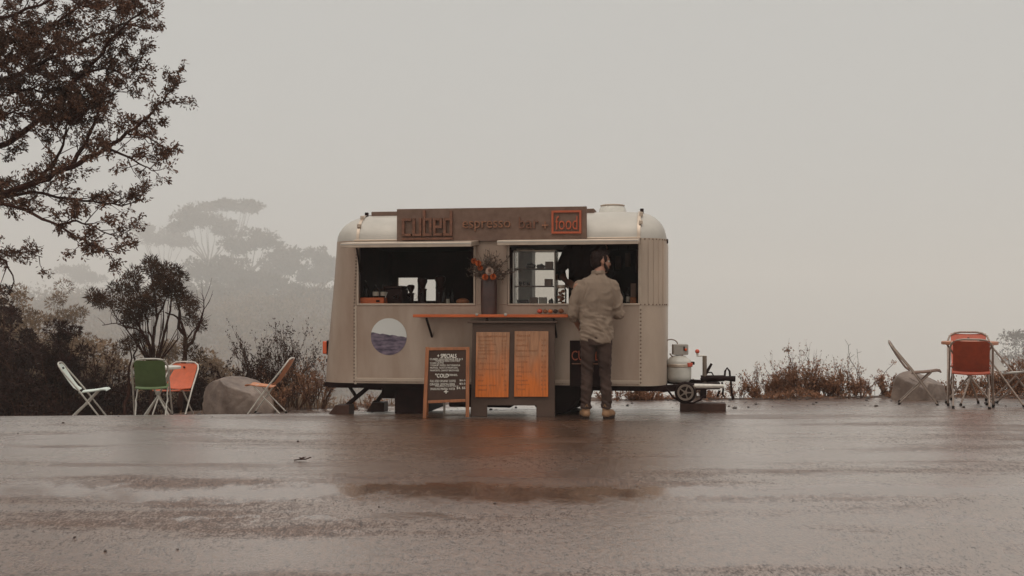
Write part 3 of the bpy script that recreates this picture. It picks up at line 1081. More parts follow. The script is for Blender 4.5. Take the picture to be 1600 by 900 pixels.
# lining, bench inside
g = MB()
zi0, zi1 = zb + .032, zs - .004
bench_z = holeR[2] - .02
def plate(x0, x1, y0, y1, z0, z1):
    g.bx(x0, x1, y0, y1, z0, z1)
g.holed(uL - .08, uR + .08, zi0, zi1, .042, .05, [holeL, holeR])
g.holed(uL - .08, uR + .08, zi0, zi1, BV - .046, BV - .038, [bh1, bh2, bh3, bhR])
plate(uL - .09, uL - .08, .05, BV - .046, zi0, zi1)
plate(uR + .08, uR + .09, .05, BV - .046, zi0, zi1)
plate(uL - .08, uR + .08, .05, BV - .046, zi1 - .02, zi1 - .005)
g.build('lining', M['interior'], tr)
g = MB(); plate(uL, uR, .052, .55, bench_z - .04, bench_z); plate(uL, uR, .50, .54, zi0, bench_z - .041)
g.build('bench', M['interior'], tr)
g = MB(); g.bx(F(797, 0, 1.8)[0], F(885, 0, 1.8)[0], 1.76, 1.80, Zt(394.5, 840, 1.8), Zt(387, 840, 1.8)); g.build('window_rail', M['interior'], tr)
for hl in (bh1, bh2, bhR):
    g = MB(); g.bx(hl[0], hl[1], BV - .03, BV - .024, hl[2], hl[3]); g.build('window_pane', M['glass'], tr)
# drawbar, coupling and jockey wheel
VD = .95
q = lambda x, y, v=VD: (F(x, y, v)[0], v, F(x, y, v)[1])
g = MB()
zd = Zt(601, 1080, VD)
hu = F(1118, 0, VD)[0]
for v in (.25, DEP - .25):
    g.beam((UR - .05, v, zd), (hu, VD + (v - VD) * .12, zd), .06, .075)
g.bx(hu - .10, hu + .05, VD - .10, VD + .10, zd - .045, zd + .03)
db = g.build('drawbar', M['black_steel'], tr, bevel=.006)
g = MB(); g.tube([q(1095, 592), q(1132, 591)], [.042, .036], 10); g.tube([q(1130, 591), q(1149, 592)], [.026, .034], 10)
cp = g.build('coupling', M['black_steel'], db, smooth=40)
g = MB(); g.tube([q(1096, 594), q(1104, 582), q(1112, 568)], [.022, .018, .014], 8); g.build('handbrake_lever', M['black_steel'], cp)
g = MB(); g.tube([q(1132, 592), q(1133, 580), q(1136, 575), q(1140, 580), q(1141, 593)], .012, 8); g.build('coupling_handle', M['black_steel'], cp)
g = MB(); g.tube([q(1106, 582), q(1112, 582), q(1116, 589)], .008, 6); g.build('brake_cable', M['black_steel'], cp)
g = MB(); g.tube([q(1101, 600), q(1101, 556)], .026, 12); ps = g.build('jack_post', M['rim'], db, smooth=40)
g = MB(); g.tube([q(1101, 556), q(1090, 556.5)], .008, 6); g.tube([q(1090, 557), q(1089.5, 552)], .012, 8); g.build('crank', M['chrome_tube'], ps)
g = MB(); g.ell(q(1089.5, 549), .026, 10, 8); g.build('crank_knob', M['red'], ps)
VJ = .16
qj = lambda x, y: (F(x, y, VJ)[0], VJ, F(x, y, VJ)[1])
g = MB(); g.tube([qj(1085, 603), qj(1131, 603.5)], [.026, .022], 12); jk = g.build('jockey_tube', M['chrome_tube'], db, smooth=40)
g = MB(); g.beam(qj(1087, 603), qj(1070, 614), .05, .04); g.build('wheel_fork', M['rim'], jk, bevel=.008)
jc = qj(1071, 613)
g = MB(); g.lathe([(.085, -.035), (.105, -.03), (.118, 0), (.105, .03), (.085, .035)], jc, 24, Matrix.Rotation(R(90), 3, 'X')); jw = g.build('jockey_wheel', M['tyre'], db, smooth=40)
g = MB()
g.lathe([(.066, .034), (.068, .042), (.086, .044), (.09, .03)], jc, 24, Matrix.Rotation(R(90), 3, 'X'), False)
g.lathe([(.02, .034), (.022, .05), (.005, .052)], jc, 12, Matrix.Rotation(R(90), 3, 'X'))
for k in range(5):
    a = 2 * math.pi * k / 5
    g.beam((jc[0], jc[1] - .039, jc[2]), (jc[0] + .075 * math.cos(a), jc[1] - .039, jc[2] + .075 * math.sin(a)), .018, .012)
g.build('rim', M['rim'], jw, smooth=40)
g = MB(); g.beam(q(1099, 604), q(1099, 622), .07, .06); g.build('drop_leg', M['black_steel'], db, bevel=.006)
# hanging chains and hose
for pts in ([q(1128, 597), q(1130, 608), q(1129, 616), q(1132, 620)], [q(1142, 594), q(1142.5, 606), q(1144, 620), q(1145, 625)], [q(1124, 610), q(1121, 620)]):
    g = MB(); g.tube(pts, .012, 6); g.build('safety_chain', M['black_steel'], db)
g = MB(); pts = [qj(1042, 608), qj(1052, 621), qj(1066, 629), qj(1082, 630), qj(1094, 625), qj(1100, 618)]
g.tube(pts, .011, 8); g.build('brake_hose', M['black_steel'], db, smooth=60)

# gas bottle on the drawbar
gb = F(1060.5, 597, .80)
gbl = W(gb[0], .80, 0)
gz0 = zd + .04
gt = thing('gas_bottle', 'cream gas bottle strapped on the trailer drawbar', 'gas bottle', (gbl.x, gbl.y, gz0))
rg = 19.5 * gbl.y / FPX
hb = Zt(559, 1060, .8) - gz0
g = MB(); g.lathe([(rg * .75, 0), (rg * .97, .03), (rg, .06), (rg, hb - .05), (rg * .97, hb - .03), (rg * .55, hb + .02), (.03, hb + .03)], (0, 0, 0), 32); g.build('bottle_body', M['gas'], gt, smooth=50)
g = MB(); g.lathe([(rg + .003, hb - .105), (rg + .006, hb - .10), (rg + .006, hb - .075), (rg + .003, hb - .07)], (0, 0, 0), 32); g.build('strap', M['alu_trim'], gt)
g = MB(); g.box((rg * .75, -rg * .65, hb - .075), (.075, .04, .045), Matrix.Rotation(R(40), 3, 'Z')); g.build('strap_buckle', M['red'], gt, bevel=.006)
g = MB(); g.box((rg * 1.0, -rg * .3, hb - .06), (.06, .04, .035)); g.build('strap_ratchet', M['black_steel'], gt, bevel=.006)
cw = .082
g = MB(); g.bx(-cw + .01, cw + .02, -.06, .06, hb + .035, hb + .155); cl = g.build('valve_shroud', M['pale_carton'], gt, bevel=.01)
g = MB(); g.bx(.045, .06, -.068, -.06, hb + .085, hb + .13); g.build('slot', M['black_steel'], cl)
g = MB(); g.ell((.07, -.064, hb + .095), .016, 10, 8); g.build('valve_tap', M['lens'], cl)
g = MB(); pts = []
for k in range(11):
    a = R(150 - 170 * k / 10)
    pts.append((-.085 + .075 * math.cos(a) , .02, hb + .155 + .055 * math.sin(a)))
g.tube(pts, .007, 8); g.build('gas_hose', M['brown_tube'], gt, smooth=60)
g = MB(); pts = [(-.11 + .16 * k / 8, -.05, hb + .05 - .06 * math.sin(math.pi * k / 8)) for k in range(9)]
g.tube(pts, .008, 8); g.build('gas_hose', M['brown_tube'], gt, smooth=60)

# blocks on the ground under steadies and drawbar
def wedge(name, label, px, py, d, wd, ht, dp, slope, m):
    p = at(px, py, d); zz = road_z(p.x, p.y)
    g = MB(); g.prism([(-wd / 2, 0), (wd / 2, 0), (wd / 2, ht), (-wd / 2 + slope, ht)], -dp / 2, dp / 2)
    return tag(g.build(name, m, None, bevel=.006, loc=(p.x, p.y, zz - .004), rotz=-TH), label, 'block')
wedge('concrete_block', 'dark sloped block under the rear steady nearest the camera', 533, 650, 12.45, .25, .11, .2, .09, M['concrete'])
wedge('concrete_block', 'smaller dark sloped block behind it, under the far rear steady', 589, 640, 13.9, .24, .13, .2, .09, M['concrete'])
p = W(F(1098, 0, .9)[0], .9, 0)
g = MB(); g.bx(-.26, .26, -.09, .09, 0, .10)
tag(g.build('timber_block', M['concrete'], None, bevel=.008, loc=(p.x, p.y, road_z(p.x, p.y) - .004), rotz=-TH), 'long dark timber block under the trailer drawbar', 'block')

# ------------------------------------------------------------------ things in the hatches
def inw(px, py, v):
    """point in the trailer seen at px,py at local depth v -> world"""
    u, z = F(px, py, v)
    return W(u, v, z)
def psz(n, p):
    return n * p.y / FPX
def rbox(name, label, cat, x0, x1, y0, y1, v, m, dp=.15, bevel=.005, base=None, group=None):
    p = inw((x0 + x1) / 2, y1, v)
    if base is not None:
        p.z = base
    wd = psz(x1 - x0, p); ht = psz(y1 - y0, p)
    g = MB(); g.bx(-wd / 2, wd / 2, -dp / 2, dp / 2, 0, ht)
    o = g.build(name, m, None, bevel=bevel, loc=p, rotz=-TH)
    if label:
        tag(o, label, cat, group)
    return o, wd, ht
BZ = bench_z + .001
# left hatch
o, wd, ht = rbox('timber_crate', 'orange timber crate in the left corner of the left hatch', 'crate', 563.5, 604, 461, 473, .16, M['timber_orange'], .2, base=BZ)
g = MB(); g.bx(wd * .2, wd * .34, -.104, -.1, ht * .4, ht * .68); g.build('hand_hole', M['dark_thing'], o)
def bottle(px, v, wdp, h, label, m=None, paper=True, base=None, grp=None):
    p = inw(px, 472, v); p.z = base if base is not None else BZ
    r = psz(wdp, p) / 2
    t = thing('bottle', label, 'bottle', p, -TH, grp)
    g = MB(); g.lathe([(r * .9, 0), (r, .01), (r, h * .55), (r * .85, h * .63), (r * .36, h * .76), (r * .34, h * .97)], seg=14)
    g.build('bottle_glass', m or M['bottle_glass'], t, smooth=40)
    g = MB(); g.lathe([(r * .42, h * .97), (r * .42, h)], seg=10); g.build('cap', M['dark_thing'], t)
    if paper:
        g = MB(); g.lathe([(r + .001, h * .16), (r + .002, h * .17), (r + .002, h * .46), (r + .001, h * .47)], seg=14); g.build('paper_label', M['label_paper'], t)
    return t
zc_ = BZ + ht
bottle(572, .17, 9, .20, 'tall unlabelled bottle standing on the orange crate, leftmost of three', paper=False, base=zc_ - .004)
bottle(587.5, .17, 10, .15, 'brown bottle with pale label, middle of three on the orange crate', base=zc_ - .004)
bottle(599, .17, 9, .15, 'brown bottle with pale label, right end of the orange crate', base=zc_ - .004)
for k, (px, hh, lab) in enumerate(((693, .19, 'tall dark syrup bottle, left of three beside the coffee grinders'), (700, .15, 'short amber syrup bottle, middle of three beside the coffee grinders'), (706.5, .18, 'dark syrup bottle, right of three beside the coffee grinders'))):
    bottle(px, .22, 5.5, hh, lab, paper=(k == 1))
# coffee machine
p = inw(612, 474, .30); p.z = BZ
t = thing('coffee_machine', 'dark espresso machine beside the orange crate in the left hatch', 'coffee machine', p, -TH)
g = MB(); g.bx(-.05, .15, -.10, .18, .0, .19); g.build('machine_body', M['dark_thing'], t, bevel=.012)
g = MB(); g.bx(-.06, .16, -.13, .2, .192, .222); g.build('cup_rail', M['dark_thing'], t, bevel=.006)
g = MB(); g.tube([(.08, -.10, .10), (.08, -.16, .10)], .028, 12); g.tube([(.08, -.16, .10), (.08, -.28, .085)], .013, 8); g.build('group_head', M['dark_thing'], t)
g = MB(); g.tube([(-.02, -.12, .15), (-.03, -.15, .1), (-.03, -.16, .04)], .006, 6); g.build('steam_wand', M['alu_bright'], t)
def grinder(px, v, label, s=1.0, m=None):
    p = inw(px, 474, v); p.z = BZ
    t = thing('coffee_grinder', label, 'coffee grinder', p, -TH)
    g = MB(); g.lathe([(.05 * s, 0), (.055 * s, .02), (.04 * s, .05), (.042 * s, .15 * s), (.05 * s, .17 * s)], seg=16); g.build('grinder_body', M['dark_thing'], t)
    g = MB(); g.lathe([(.02 * s, .171 * s), (.052 * s, .24 * s), (.052 * s, .27 * s), (.03 * s, .285 * s)], seg=16); g.build('bean_hopper', M['dark_thing'], t)
    g = MB(); g.tube([(0, -.05, .12 * s), (0, -.13, .11 * s)], .01, 6); g.build('dosing_lever', M['dark_thing'], t)
grinder(642, .42, 'dark coffee grinder in front of the small bright rear window', .84)
grinder(660, .36, 'taller dark coffee grinder between the two bright gaps', 1.12)
grinder(688, .40, 'dark coffee grinder right of the narrow bright gap', 1.2)
p = inw(629, 474, .4); p.z = BZ
for k, (dx, dy, lab) in enumerate(((-.04, 0, 'dark cup stacked left in the row on the bench'), (.028, .03, 'dark cup right in the row on the bench'))):
    g = MB(); g.lathe([(.024, 0), (.034, .03), (.036, .13), (.03, .13)], seg=16)
    tag(g.build('cup_stack', M['dark_thing'], None, loc=(p.x + dx, p.y + dy, BZ)), lab.replace('dark cup stacked left in the row on the bench', 'left dark stack of cups before the bright rear window').replace('dark cup right in the row on the bench', 'right dark stack of cups before the bright rear window'), 'cups')
p = inw(723, 473, .12); p.z = BZ
g = MB(); g.ell((0, 0, .038), (.075, .06, .042), 18, 10)
tag(g.build('bread_loaf', M['bread'], None, loc=p), 'round baked loaf in the right corner of the left hatch', 'bread')
# right hatch: display cabinet
cu0, cu1 = U(804, .2), U(867.5, .2)
p = W((cu0 + cu1) / 2, .32, BZ)
cwid = cu1 - cu0
zt_ = Zt(393, 836, .25) - BZ
t = thing('display_cabinet', 'glass pastry display cabinet with two shelves in the right hatch', 'display cabinet', p, -TH)
for k in range(2):
    g = MB(); x = (-cwid / 2, cwid / 2)[k]; g.bx(x - .003, x + .003, -.15, .15, .01, zt_); g.build('glass_side', M['glass'], t)
g = MB(); g.bx(-cwid / 2, cwid / 2, -.155, -.151, .01, zt_); g.build('glass_front', M['glass'], t)
g = MB(); g.bx(-cwid / 2 - .004, cwid / 2 + .004, -.156, .156, 0, .009); g.build('cabinet_base', M['dark_thing'], t)
g = MB(); g.bx(-cwid / 2 - .006, cwid / 2 + .006, -.158, .158, zt_ + .001, zt_ + .012); g.build('cabinet_top', M['alu_trim'], t)
zsA = Zt(419.5, 836, .25) - BZ; zsB = Zt(446.5, 836, .25) - BZ
for z in (zsA, zsB):
    g = MB(); g.bx(-cwid / 2 + .006, cwid / 2 - .03, -.13, .14, z - .012, z); g.build('shelf', M['carton'], t, bevel=.002)
for x in (-cwid / 2, cwid / 2):
    g = MB(); g.bx(x - .006, x + .006, -.165, -.157, 0, zt_); g.build('corner_post', M['alu_bright'], t)
def treat(kind, x0, x1, y0, zrel, lab, m):
    p = inw((x0 + x1) / 2, 440, .27); p.z = BZ + zrel + .001
    wd = psz(x1 - x0, p); ht = max(.02, Zt(y0, (x0 + x1) / 2, .27) - p.z)
    g = MB()
    if kind == 'box':
        g.bx(-wd / 2, wd / 2, -.05, .05, 0, ht)
        o = g.build('carton', m, None, loc=p, rotz=-TH, bevel=.003); tag(o, lab, 'carton')
    elif kind == 'cup':
        g.lathe([(wd * .36, 0), (wd * .5, ht * .7), (wd * .4, ht)], seg=14); o = g.build('chocolate_muffin', m, None, loc=p); tag(o, lab, 'muffin')
    else:
        g.ell((0, 0, ht * .42), (wd / 2, .05, ht * .58), 18, 10)
        for v_ in range(len(g.v)):
            x, y, z = g.v[v_]
            g.v[v_] = (x, y, max(0, z) * (1 + .12 * math.sin(x * 140)))
        o = g.build('cake_loaf', m, None, loc=p); tag(o, lab, 'cake')
treat('cake', 821, 837.5, 411.5, zsA, 'larger dark cake on the upper shelf of the display cabinet', M['cake'])
treat('cake', 838, 852, 412.5, zsA, 'smaller dark cake beside the carton on the upper shelf', M['cake'])
treat('box', 852.5, 864, 409, zsA, 'brown carton on the upper shelf of the display cabinet', M['carton'])
treat('cup', 810.5, 815.5, 440, zsB, 'leftmost small chocolate muffin on the lower shelf', M['cake'])
treat('cup', 816.5, 821.5, 440, zsB, 'middle small chocolate muffin on the lower shelf', M['cake'])
treat('cup', 822.5, 828.5, 440.5, zsB, 'third small chocolate muffin from the left on the lower shelf', M['cake'])
treat('box', 851.5, 863, 436, zsB, 'brown carton on the lower shelf of the display cabinet', M['carton'])
treat('box', 809, 826, 468.5, .01, 'flat dark tray at the bottom left of the display cabinet', M['dark_thing'])
treat('box', 829, 840, 464.5, .01, 'dark brown carton on the display cabinet floor', M['carton'])
treat('box', 842.5, 854, 464.5, .01, 'pale grey carton on the display cabinet floor', M['pale_carton'])
treat('cake', 857, 865, 466.5, .01, 'small round cake at the bottom right of the display cabinet', M['cake'])
# cookie jar
p = inw(877, 474, .14); p.z = BZ
t = thing('cookie_jar', 'glass jar full of dark cookies with a metal lid beside the cabinet', 'jar', p, -TH)
r = psz(16.5, p) / 2; h = psz(30, p)
g = MB(); g.lathe([(r * .9, 0), (r, .015), (r, h * .78), (r * .8, h * .88)], seg=20); g.build('jar_glass', M['glass'], t, smooth=50)
g = MB(); g.lathe([(r * .84, h * .88), (r * .86, h * .9), (r * .86, h * 1.03), (r * .8, h * 1.05)], seg=20); g.build('lid', M['alu_trim'], t)
for k in range(9):
    a = k * 2.4
    g = MB(); g.lathe([(r * .3, -.008), (r * .44, 0), (r * .3, .008)], (r * .34 * math.cos(a), r * .34 * math.sin(a), .025 + k * h * .076), 12,
                      Matrix.Rotation(.5 + .5 * math.sin(k * 5), 3, 'X') @ Matrix.Rotation(k, 3, 'Z'))
    g.build('cookie', M['bread'], t)
rbox('fridge', 'grey upright cabinet behind the glass shelves by the rear window', 'fridge', 809.5, 834, 378, 580, 1.55, M['pillar'], .3)
# right part of the right hatch
bottle(981.5, .2, 6, .20, 'slim clear bottle with a glint near the right end of the right hatch', M['glass'], True)
bottle(974, .28, 6, .16, 'short dark bottle behind the customer in the right hatch', None, False)
rbox('bread_board', 'reddish brown board leaning at the right end of the right hatch', 'board', 985.5, 994, 435, 462, .2, M['carton'], .02, base=BZ + .05)
rbox('tea_tin', 'dark red tin under the reddish board in the right hatch', 'tin', 985, 994.5, 462, 474, .15, M['bread'], .1, base=BZ)
for x, y, lab in ((966, 409, 'dark coffee bag hanging inside the right hatch, left of the pair'), (981, 405, 'brown coffee bag hanging inside the right hatch, right of the pair')):
    p = inw(x, y, 1.0); wd = psz(9, p)
    t = thing('coffee_bag', lab, 'coffee bag', p, -TH)
    g = MB(); g.loft([((0, 0, -.09), wd * .45, .03), ((0, 0, -.06), wd * .55, .045), ((0, 0, .02), wd * .5, .035), ((0, 0, .07), wd * .45, .008)], 14); g.build('bag', M['carton'], t)
    g = MB(); g.tube([(0, 0, .06), (0, 0, zs - .02 - p.z)], .004, 5); g.build('string', M['dark_thing'], t)

# flower vase on the shelf
p = W(U(764, -.17), -.17, zsh + .001)
t = thing('flower_vase', 'tall dark vase of orange and pale flowers on the timber shelf', 'flowers', p, -TH)
r = psz(13, p); h = Zt(437, 764, -.17) - p.z
g = MB(); g.loft([((0, 0, 0), r * .96, r * .8), ((0, 0, h * .5), r, r * .85), ((0, 0, h * .97), r * .98, r * .82), ((0, 0, h), r * .9, r * .76)], 24); g.build('vase', M['terracotta_tank'], t, smooth=50)
pp = lambda x, y, dy=0: Vector((psz(x - 764, p), dy, Zt(y, 764, -.17) - p.z))
g = MB(); lf = MB()
for k in range(115):
    a = random.uniform(-1.2, 1.2)
    L = random.uniform(.14, .38)
    d = Vector((math.sin(a) * 1.05, random.uniform(-.5, .4), math.cos(a) * .95 + .1)).normalized()
    b = Vector((random.uniform(-.05, .05), random.uniform(-.03, .03), h - .02))
    e = b + d * L + Vector((0, 0, -.04 * abs(a)))
    m_ = b.lerp(e, .55) + Vector((0, 0, .02))
    g.tube([b, m_, e], [.0032, .0025, .0018], 4)
    for q in range(random.randint(4, 9)):
        tt = random.uniform(.35, 1)
        c = b.lerp(m_, tt / .55) if tt < .55 else m_.lerp(e, (tt - .55) / .45)
        lf.leaf(c, Vector((random.uniform(-1, 1), random.uniform(-1, 1), random.uniform(-.6, 1))), random.uniform(.02, .05), random.uniform(.008, .02))
g.build('stems', M['bouquet_leaf'], t, smooth=0)
tag(lf.build('foliage', M['bouquet_leaf'], t, smooth=0), kind='stuff')
def bloom(x, y, dy, r, m, rows=4, name='bloom'):
    c = pp(x, y, dy)
    g = MB()
    for j in range(rows):
        nn = 7 + 2 * j
        th = .25 + 1.2 * j / rows
        for k in range(nn):
            a = 2 * math.pi * (k + .5 * (j % 2)) / nn
            d = Vector((math.cos(a) * math.sin(th), -math.cos(th), math.sin(a) * math.sin(th)))
            g.leaf(c, d, r * 1.25 * (1.0 - .08 * j), r * .65, Vector((0, -1, .3)))
    g.ell(c, r * .5, 10, 8)
    g.build(name, m, t, smooth=0)
bloom(761, 433.5, -.10, .046, M['petal_orange'], 5)
bloom(773.5, 433, -.10, .046, M['petal_orange'], 5)
bloom(767.5, 424.5, -.08, .060, M['petal_pale'], 5)
bloom(742, 408, -.06, .040, M['petal_orange'])
bloom(750, 412, -.09, .042, M['petal_orange'])
bloom(752, 419, -.05, .038, M['petal_orange'])
bloom(789, 426, -.06, .020, M['petal_pale'])
bloom(784, 431, -.04, .014, M['petal_pale'])
# tray of pastries at the right end of the shelf
p = W(U(860, -.16), -.16, zsh + .001)
t = thing('pastry_tray', 'flat dark tray at the right end of the timber shelf', 'tray', p, -TH)
g = MB(); g.bx(-.16, .16, -.09, .09, 0, .008); g.build('tray_plate', M['carton'], t, bevel=.003)
for k, (x, m, lab) in enumerate(((-.115, 'red', 'red round fruit at the left end of the shelf tray'), (-.055, 'bread', 'dark pastry second from the left on the shelf tray'), (0, 'petal_orange', 'pale orange bun in the middle of the shelf tray'), (.055, 'cake', 'dark bun right of the middle on the shelf tray'), (.115, 'bread', 'small pastry at the right end of the shelf tray'))):
    q_ = p + Vector((x * CT, -x * ST, .0085))
    g = MB(); rr = random.uniform(.026, .032); g.ell((0, 0, rr * .85), (rr, rr, rr * .85), 14, 9)
    tag(g.build('bun' if m != 'red' else 'red_fruit', M[m], None, loc=q_), lab, 'food')

# ------------------------------------------------------------------ menu stand
d = 11.62
p = at(801, 651, d); p.z = road_z(p.x, p.y)
k_ = d / FPX
t = thing('menu_stand', 'dark grey panel stand holding two orange timber menu boards', 'menu stand', p, -R(3))
X = lambda px: (px - 801) * k_
Zl = lambda py: E - (py - HY) * k_ - p.z
g = MB()
g.prism([(X(735), 0), (X(761), 0), (X(761), Zl(633.5)), (X(838), Zl(633.5)), (X(838), 0), (X(867), 0), (X(867), Zl(505)), (X(738), Zl(505))], 0, .045)
pn = g.build('stand_panel', M['grey_panel'], t, bevel=.004, smooth=20)
g = MB(); g.bx(X(740), X(744), .05, .42, 0, Zl(508)); g.build('side_panel', M['grey_panel'], t, bevel=.004)
g = MB(); g.bx(X(860), X(864), .05, .30, 0, Zl(508)); g.build('side_panel', M['grey_panel'], t, bevel=.004)
g = MB(); g.bx(X(731), X(871), -.03, .32, Zl(505) + .001, Zl(501.5)); g.build('stand_top', M['grey_panel'], t, bevel=.004)
menu_lines = [
 [('hot coffee', 'small large', .045, .05), ('espresso', '3.0', .12, 0), ('flat white', '3.5', .17, 0), ('latte', '3.5', .22, 0), ('cappuccino', '3.5', .27, 0), ('long black', '3.0', .32, 0), ('mocha', '4.0', .385, 0), ('chai latte', '4.0', .465, 0), ('hot chocolate', '4.0', .555, 0), ('tea', '3.0', .645, 0), ('soy', '.5', .735, 0), ('extra shot', '.5', .80, 0), ('decaf', '.5', .87, 0)],
 [('food', '', .045, .05), ('toast', '5.0', .12, 0), ('muffin', '4.0', .20, 0), ('banana bread', '4.5', .28, 0), ('brownie', '4.0', .365, 0), ('cookie', '3.0', .45, 0), ('wrap', '8.0', .535, 0), ('focaccia', '8.5', .60, 0), ('pie', '6.0', .67, 0), ('muesli', '6.0', .735, 0), ('yoghurt', '6.0', .80, 0), ('fruit', '3.0', .87, 0)]]
for i, (x0, x1, x0b, x1b, y0, y1) in enumerate(((744.5, 796.5, 742.5, 794.5, 519, 620.5), (804.5, 857, 803.5, 856.5, 517.5, 619.5))):
    g = MB(); g.prism([(X(x0b), Zl(y1)), (X(x1b), Zl(y1)), (X(x1), Zl(y0)), (X(x0), Zl(y0))], -.024, -.001)
    mb_ = g.build('menu_board', M['menu'], t, bevel=.002)
    H = Zl(y0) - Zl(y1)
    for (a, b, fy, big) in menu_lines[i]:
        zt2 = Zl(y0) - H * fy
        hh = .020 if not big else .026
        wl = (X(x1) - X(x0))
        L = min(.62, .055 * len(a)) * wl if not big else .4 * wl
        xl = X(x0) + wl * .05
        letters(a, xl, xl + L, zt2 - hh, zt2, -.0245, .0012, M['ink'], mb_, 'menu_writing', True)
        if b:
            Lb = min(.5, .05 * len(b)) * wl
            letters(b, X(x1b) - wl * .06 - Lb, X(x1b) - wl * .06, zt2 - hh, zt2, -.0245, .0012, M['ink'], mb_, 'menu_writing', True)

# ------------------------------------------------------------------ chalkboard
d = 11.45
p = at(697, 654, d); p.z = road_z(p.x, p.y)
k_ = d / FPX
cbx = thing('chalkboard', 'folding chalkboard with brown timber frame and white chalk specials', 'chalkboard', p, R(3))
X = lambda px: (px - 697) * k_
Zl = lambda py: E - (py - HY) * k_ - p.z
TLT = Matrix.Rotation(R(-7), 3, 'X')       # leans back at the top
hgt = Zl(542)
def bar(x0, z0, x1, z1, wd, dpt, name, m, par, y=0.0):
    g = MB()
    a, b = TLT @ Vector((x0, y, z0)), TLT @ Vector((x1, y, z1))
    g.beam(a, b, wd, dpt, up=TLT @ Vector((0, -1, 0)))
    return g.build(name, m, par, bevel=.003)
w5 = 5.6 * k_
bar(X(663.3), 0, X(667.5), hgt, w5, .022, 'frame_stile', M['frame_timber'], cbx)
bar(X(730.2), .01, X(731), hgt, w5, .022, 'frame_stile', M['frame_timber'], cbx)
bar(X(670.4), hgt - .02, X(728), hgt - .016, w5 * .85, .02, 'frame_rail', M['frame_timber'], cbx)
bar(X(668.4), Zl(628), X(727.3), Zl(626), w5 * .8, .02, 'frame_rail', M['frame_timber'], cbx)
g = MB(); g.prism([(X(668), Zl(629)), (X(728.5), Zl(627)), (X(728.8), hgt - .03), (X(669.6), hgt - .034)], -.004, .004)
g.v = [tuple(TLT @ Vector(v)) for v in g.v]
bd = g.build('slate', M['chalk_black'], cbx, smooth=0)
wr = [('+ SPECIALS', 683, 713, 559, 553, 1), ('CUBED HOUSEMADE PIE & 9', 671.5, 723, 562.5, 559.5, 0), ('TOMATO AND CHUTNEY', 680, 719, 565.3, 562.3, 0), ('CHAI LATTE', 672, 693, 568.5, 565.6, 0),
      ('YOGHURT MUESLI, OAT GRANOLA', 672, 719, 572.5, 569.3, 0), ('MUFFINS, TOAST & WRAP DEAL', 672, 716, 576.4, 573.2, 0), ('PANFORTE, CARROT BROWNIES', 672, 717, 580.6, 577.4, 0),
      ('"COLD', 680, 700.5, 590, 584, 1), ('DRINKS,', 701, 715, 588, 584.4, 0), ('FULL ICED ORGANIC COFFEE', 672, 712, 597.2, 593.6, 0), ('$6.0', 718, 727, 596, 593, 0), ('GINGER LEMON BEER', 671.5, 711, 602.4, 598.8, 0), ('$5.0', 718, 727, 601.5, 598.3, 0),
      ('(ORGANIC, LOCAL ONLY)', 680, 716, 605, 602.5, 0), ('SPARKLING MINERAL WATER', 672.5, 711, 609.5, 606, 0), ('$4, $5', 713.5, 727, 608.5, 604.5, 0), ('+', 693.5, 700, 615, 609.5, 1)]
for s_, x0, x1, y1, y0, big in wr:
    letters(s_, X(x0), X(x1), Zl(y1), Zl(y0), -.0042, .0015, M['chalk'], bd, 'chalk_writing', True, TLT)
    if big:
        letters(s_, X(x0 + .35), X(x1 + .35), Zl(y1 - .3), Zl(y0 - .3), -.0058, .0012, M['chalk'], bd, 'chalk_writing', True, TLT)
top = TLT @ Vector((0, .02, hgt - .02))
for px in (666, 693.6):
    g = MB(); g.beam((X(px) * .96, top.y, top.z), (X(px), top.y + .36, -.02), .025, .018); g.build('rear_leg', M['frame_timber'] if px < 670 else M['chrome_tube'], cbx)

# ------------------------------------------------------------------ folding chairs and tables
def sheet(g, prof, y0, y1, th, curve=0.0, n=6):
    """pressed panel: profile in x,z swept over y, dished by curve along its normal"""
    m = len(prof)
    vs = []
    nr = []
    for i in range(m):
        a, b = Vector(prof[max(0, i - 1)]), Vector(prof[min(m - 1, i + 1)])
        t_ = (b - a).normalized(); nr.append(Vector((-t_.y, t_.x)))
    for side in (0, 1):
        for i in range(m):
            for k in range(n + 1):
                s_ = k / n; y = lerp(y0, y1, s_)
                off = -curve * (1 - (2 * s_ - 1) ** 2) + (th if side else 0)
                vs.append((prof[i][0] + nr[i].x * off, y, prof[i][1] + nr[i].y * off))
    N = n + 1; S = m * N; fs = []
    for i in range(m - 1):
        for k in range(n):
            a = i * N + k
            fs.append((a, a + 1, a + N + 1, a + N)); fs.append((S + a + N, S + a + N + 1, S + a + 1, S + a))
    for i in range(m - 1):
        a = i * N; fs.append((a + N, S + a + N, S + a, a)); a = i * N + n; fs.append((a, S + a, S + a + N, a + N))
    for k in range(n):
        fs.append((k, S + k, S + k + 1, k + 1)); a = (m - 1) * N + k; fs.append((a + 1, S + a + 1, S + a, a))
    g.add(vs, fs)
CH_GROUP = 'folding metal chairs around the car park'
HWI = .225
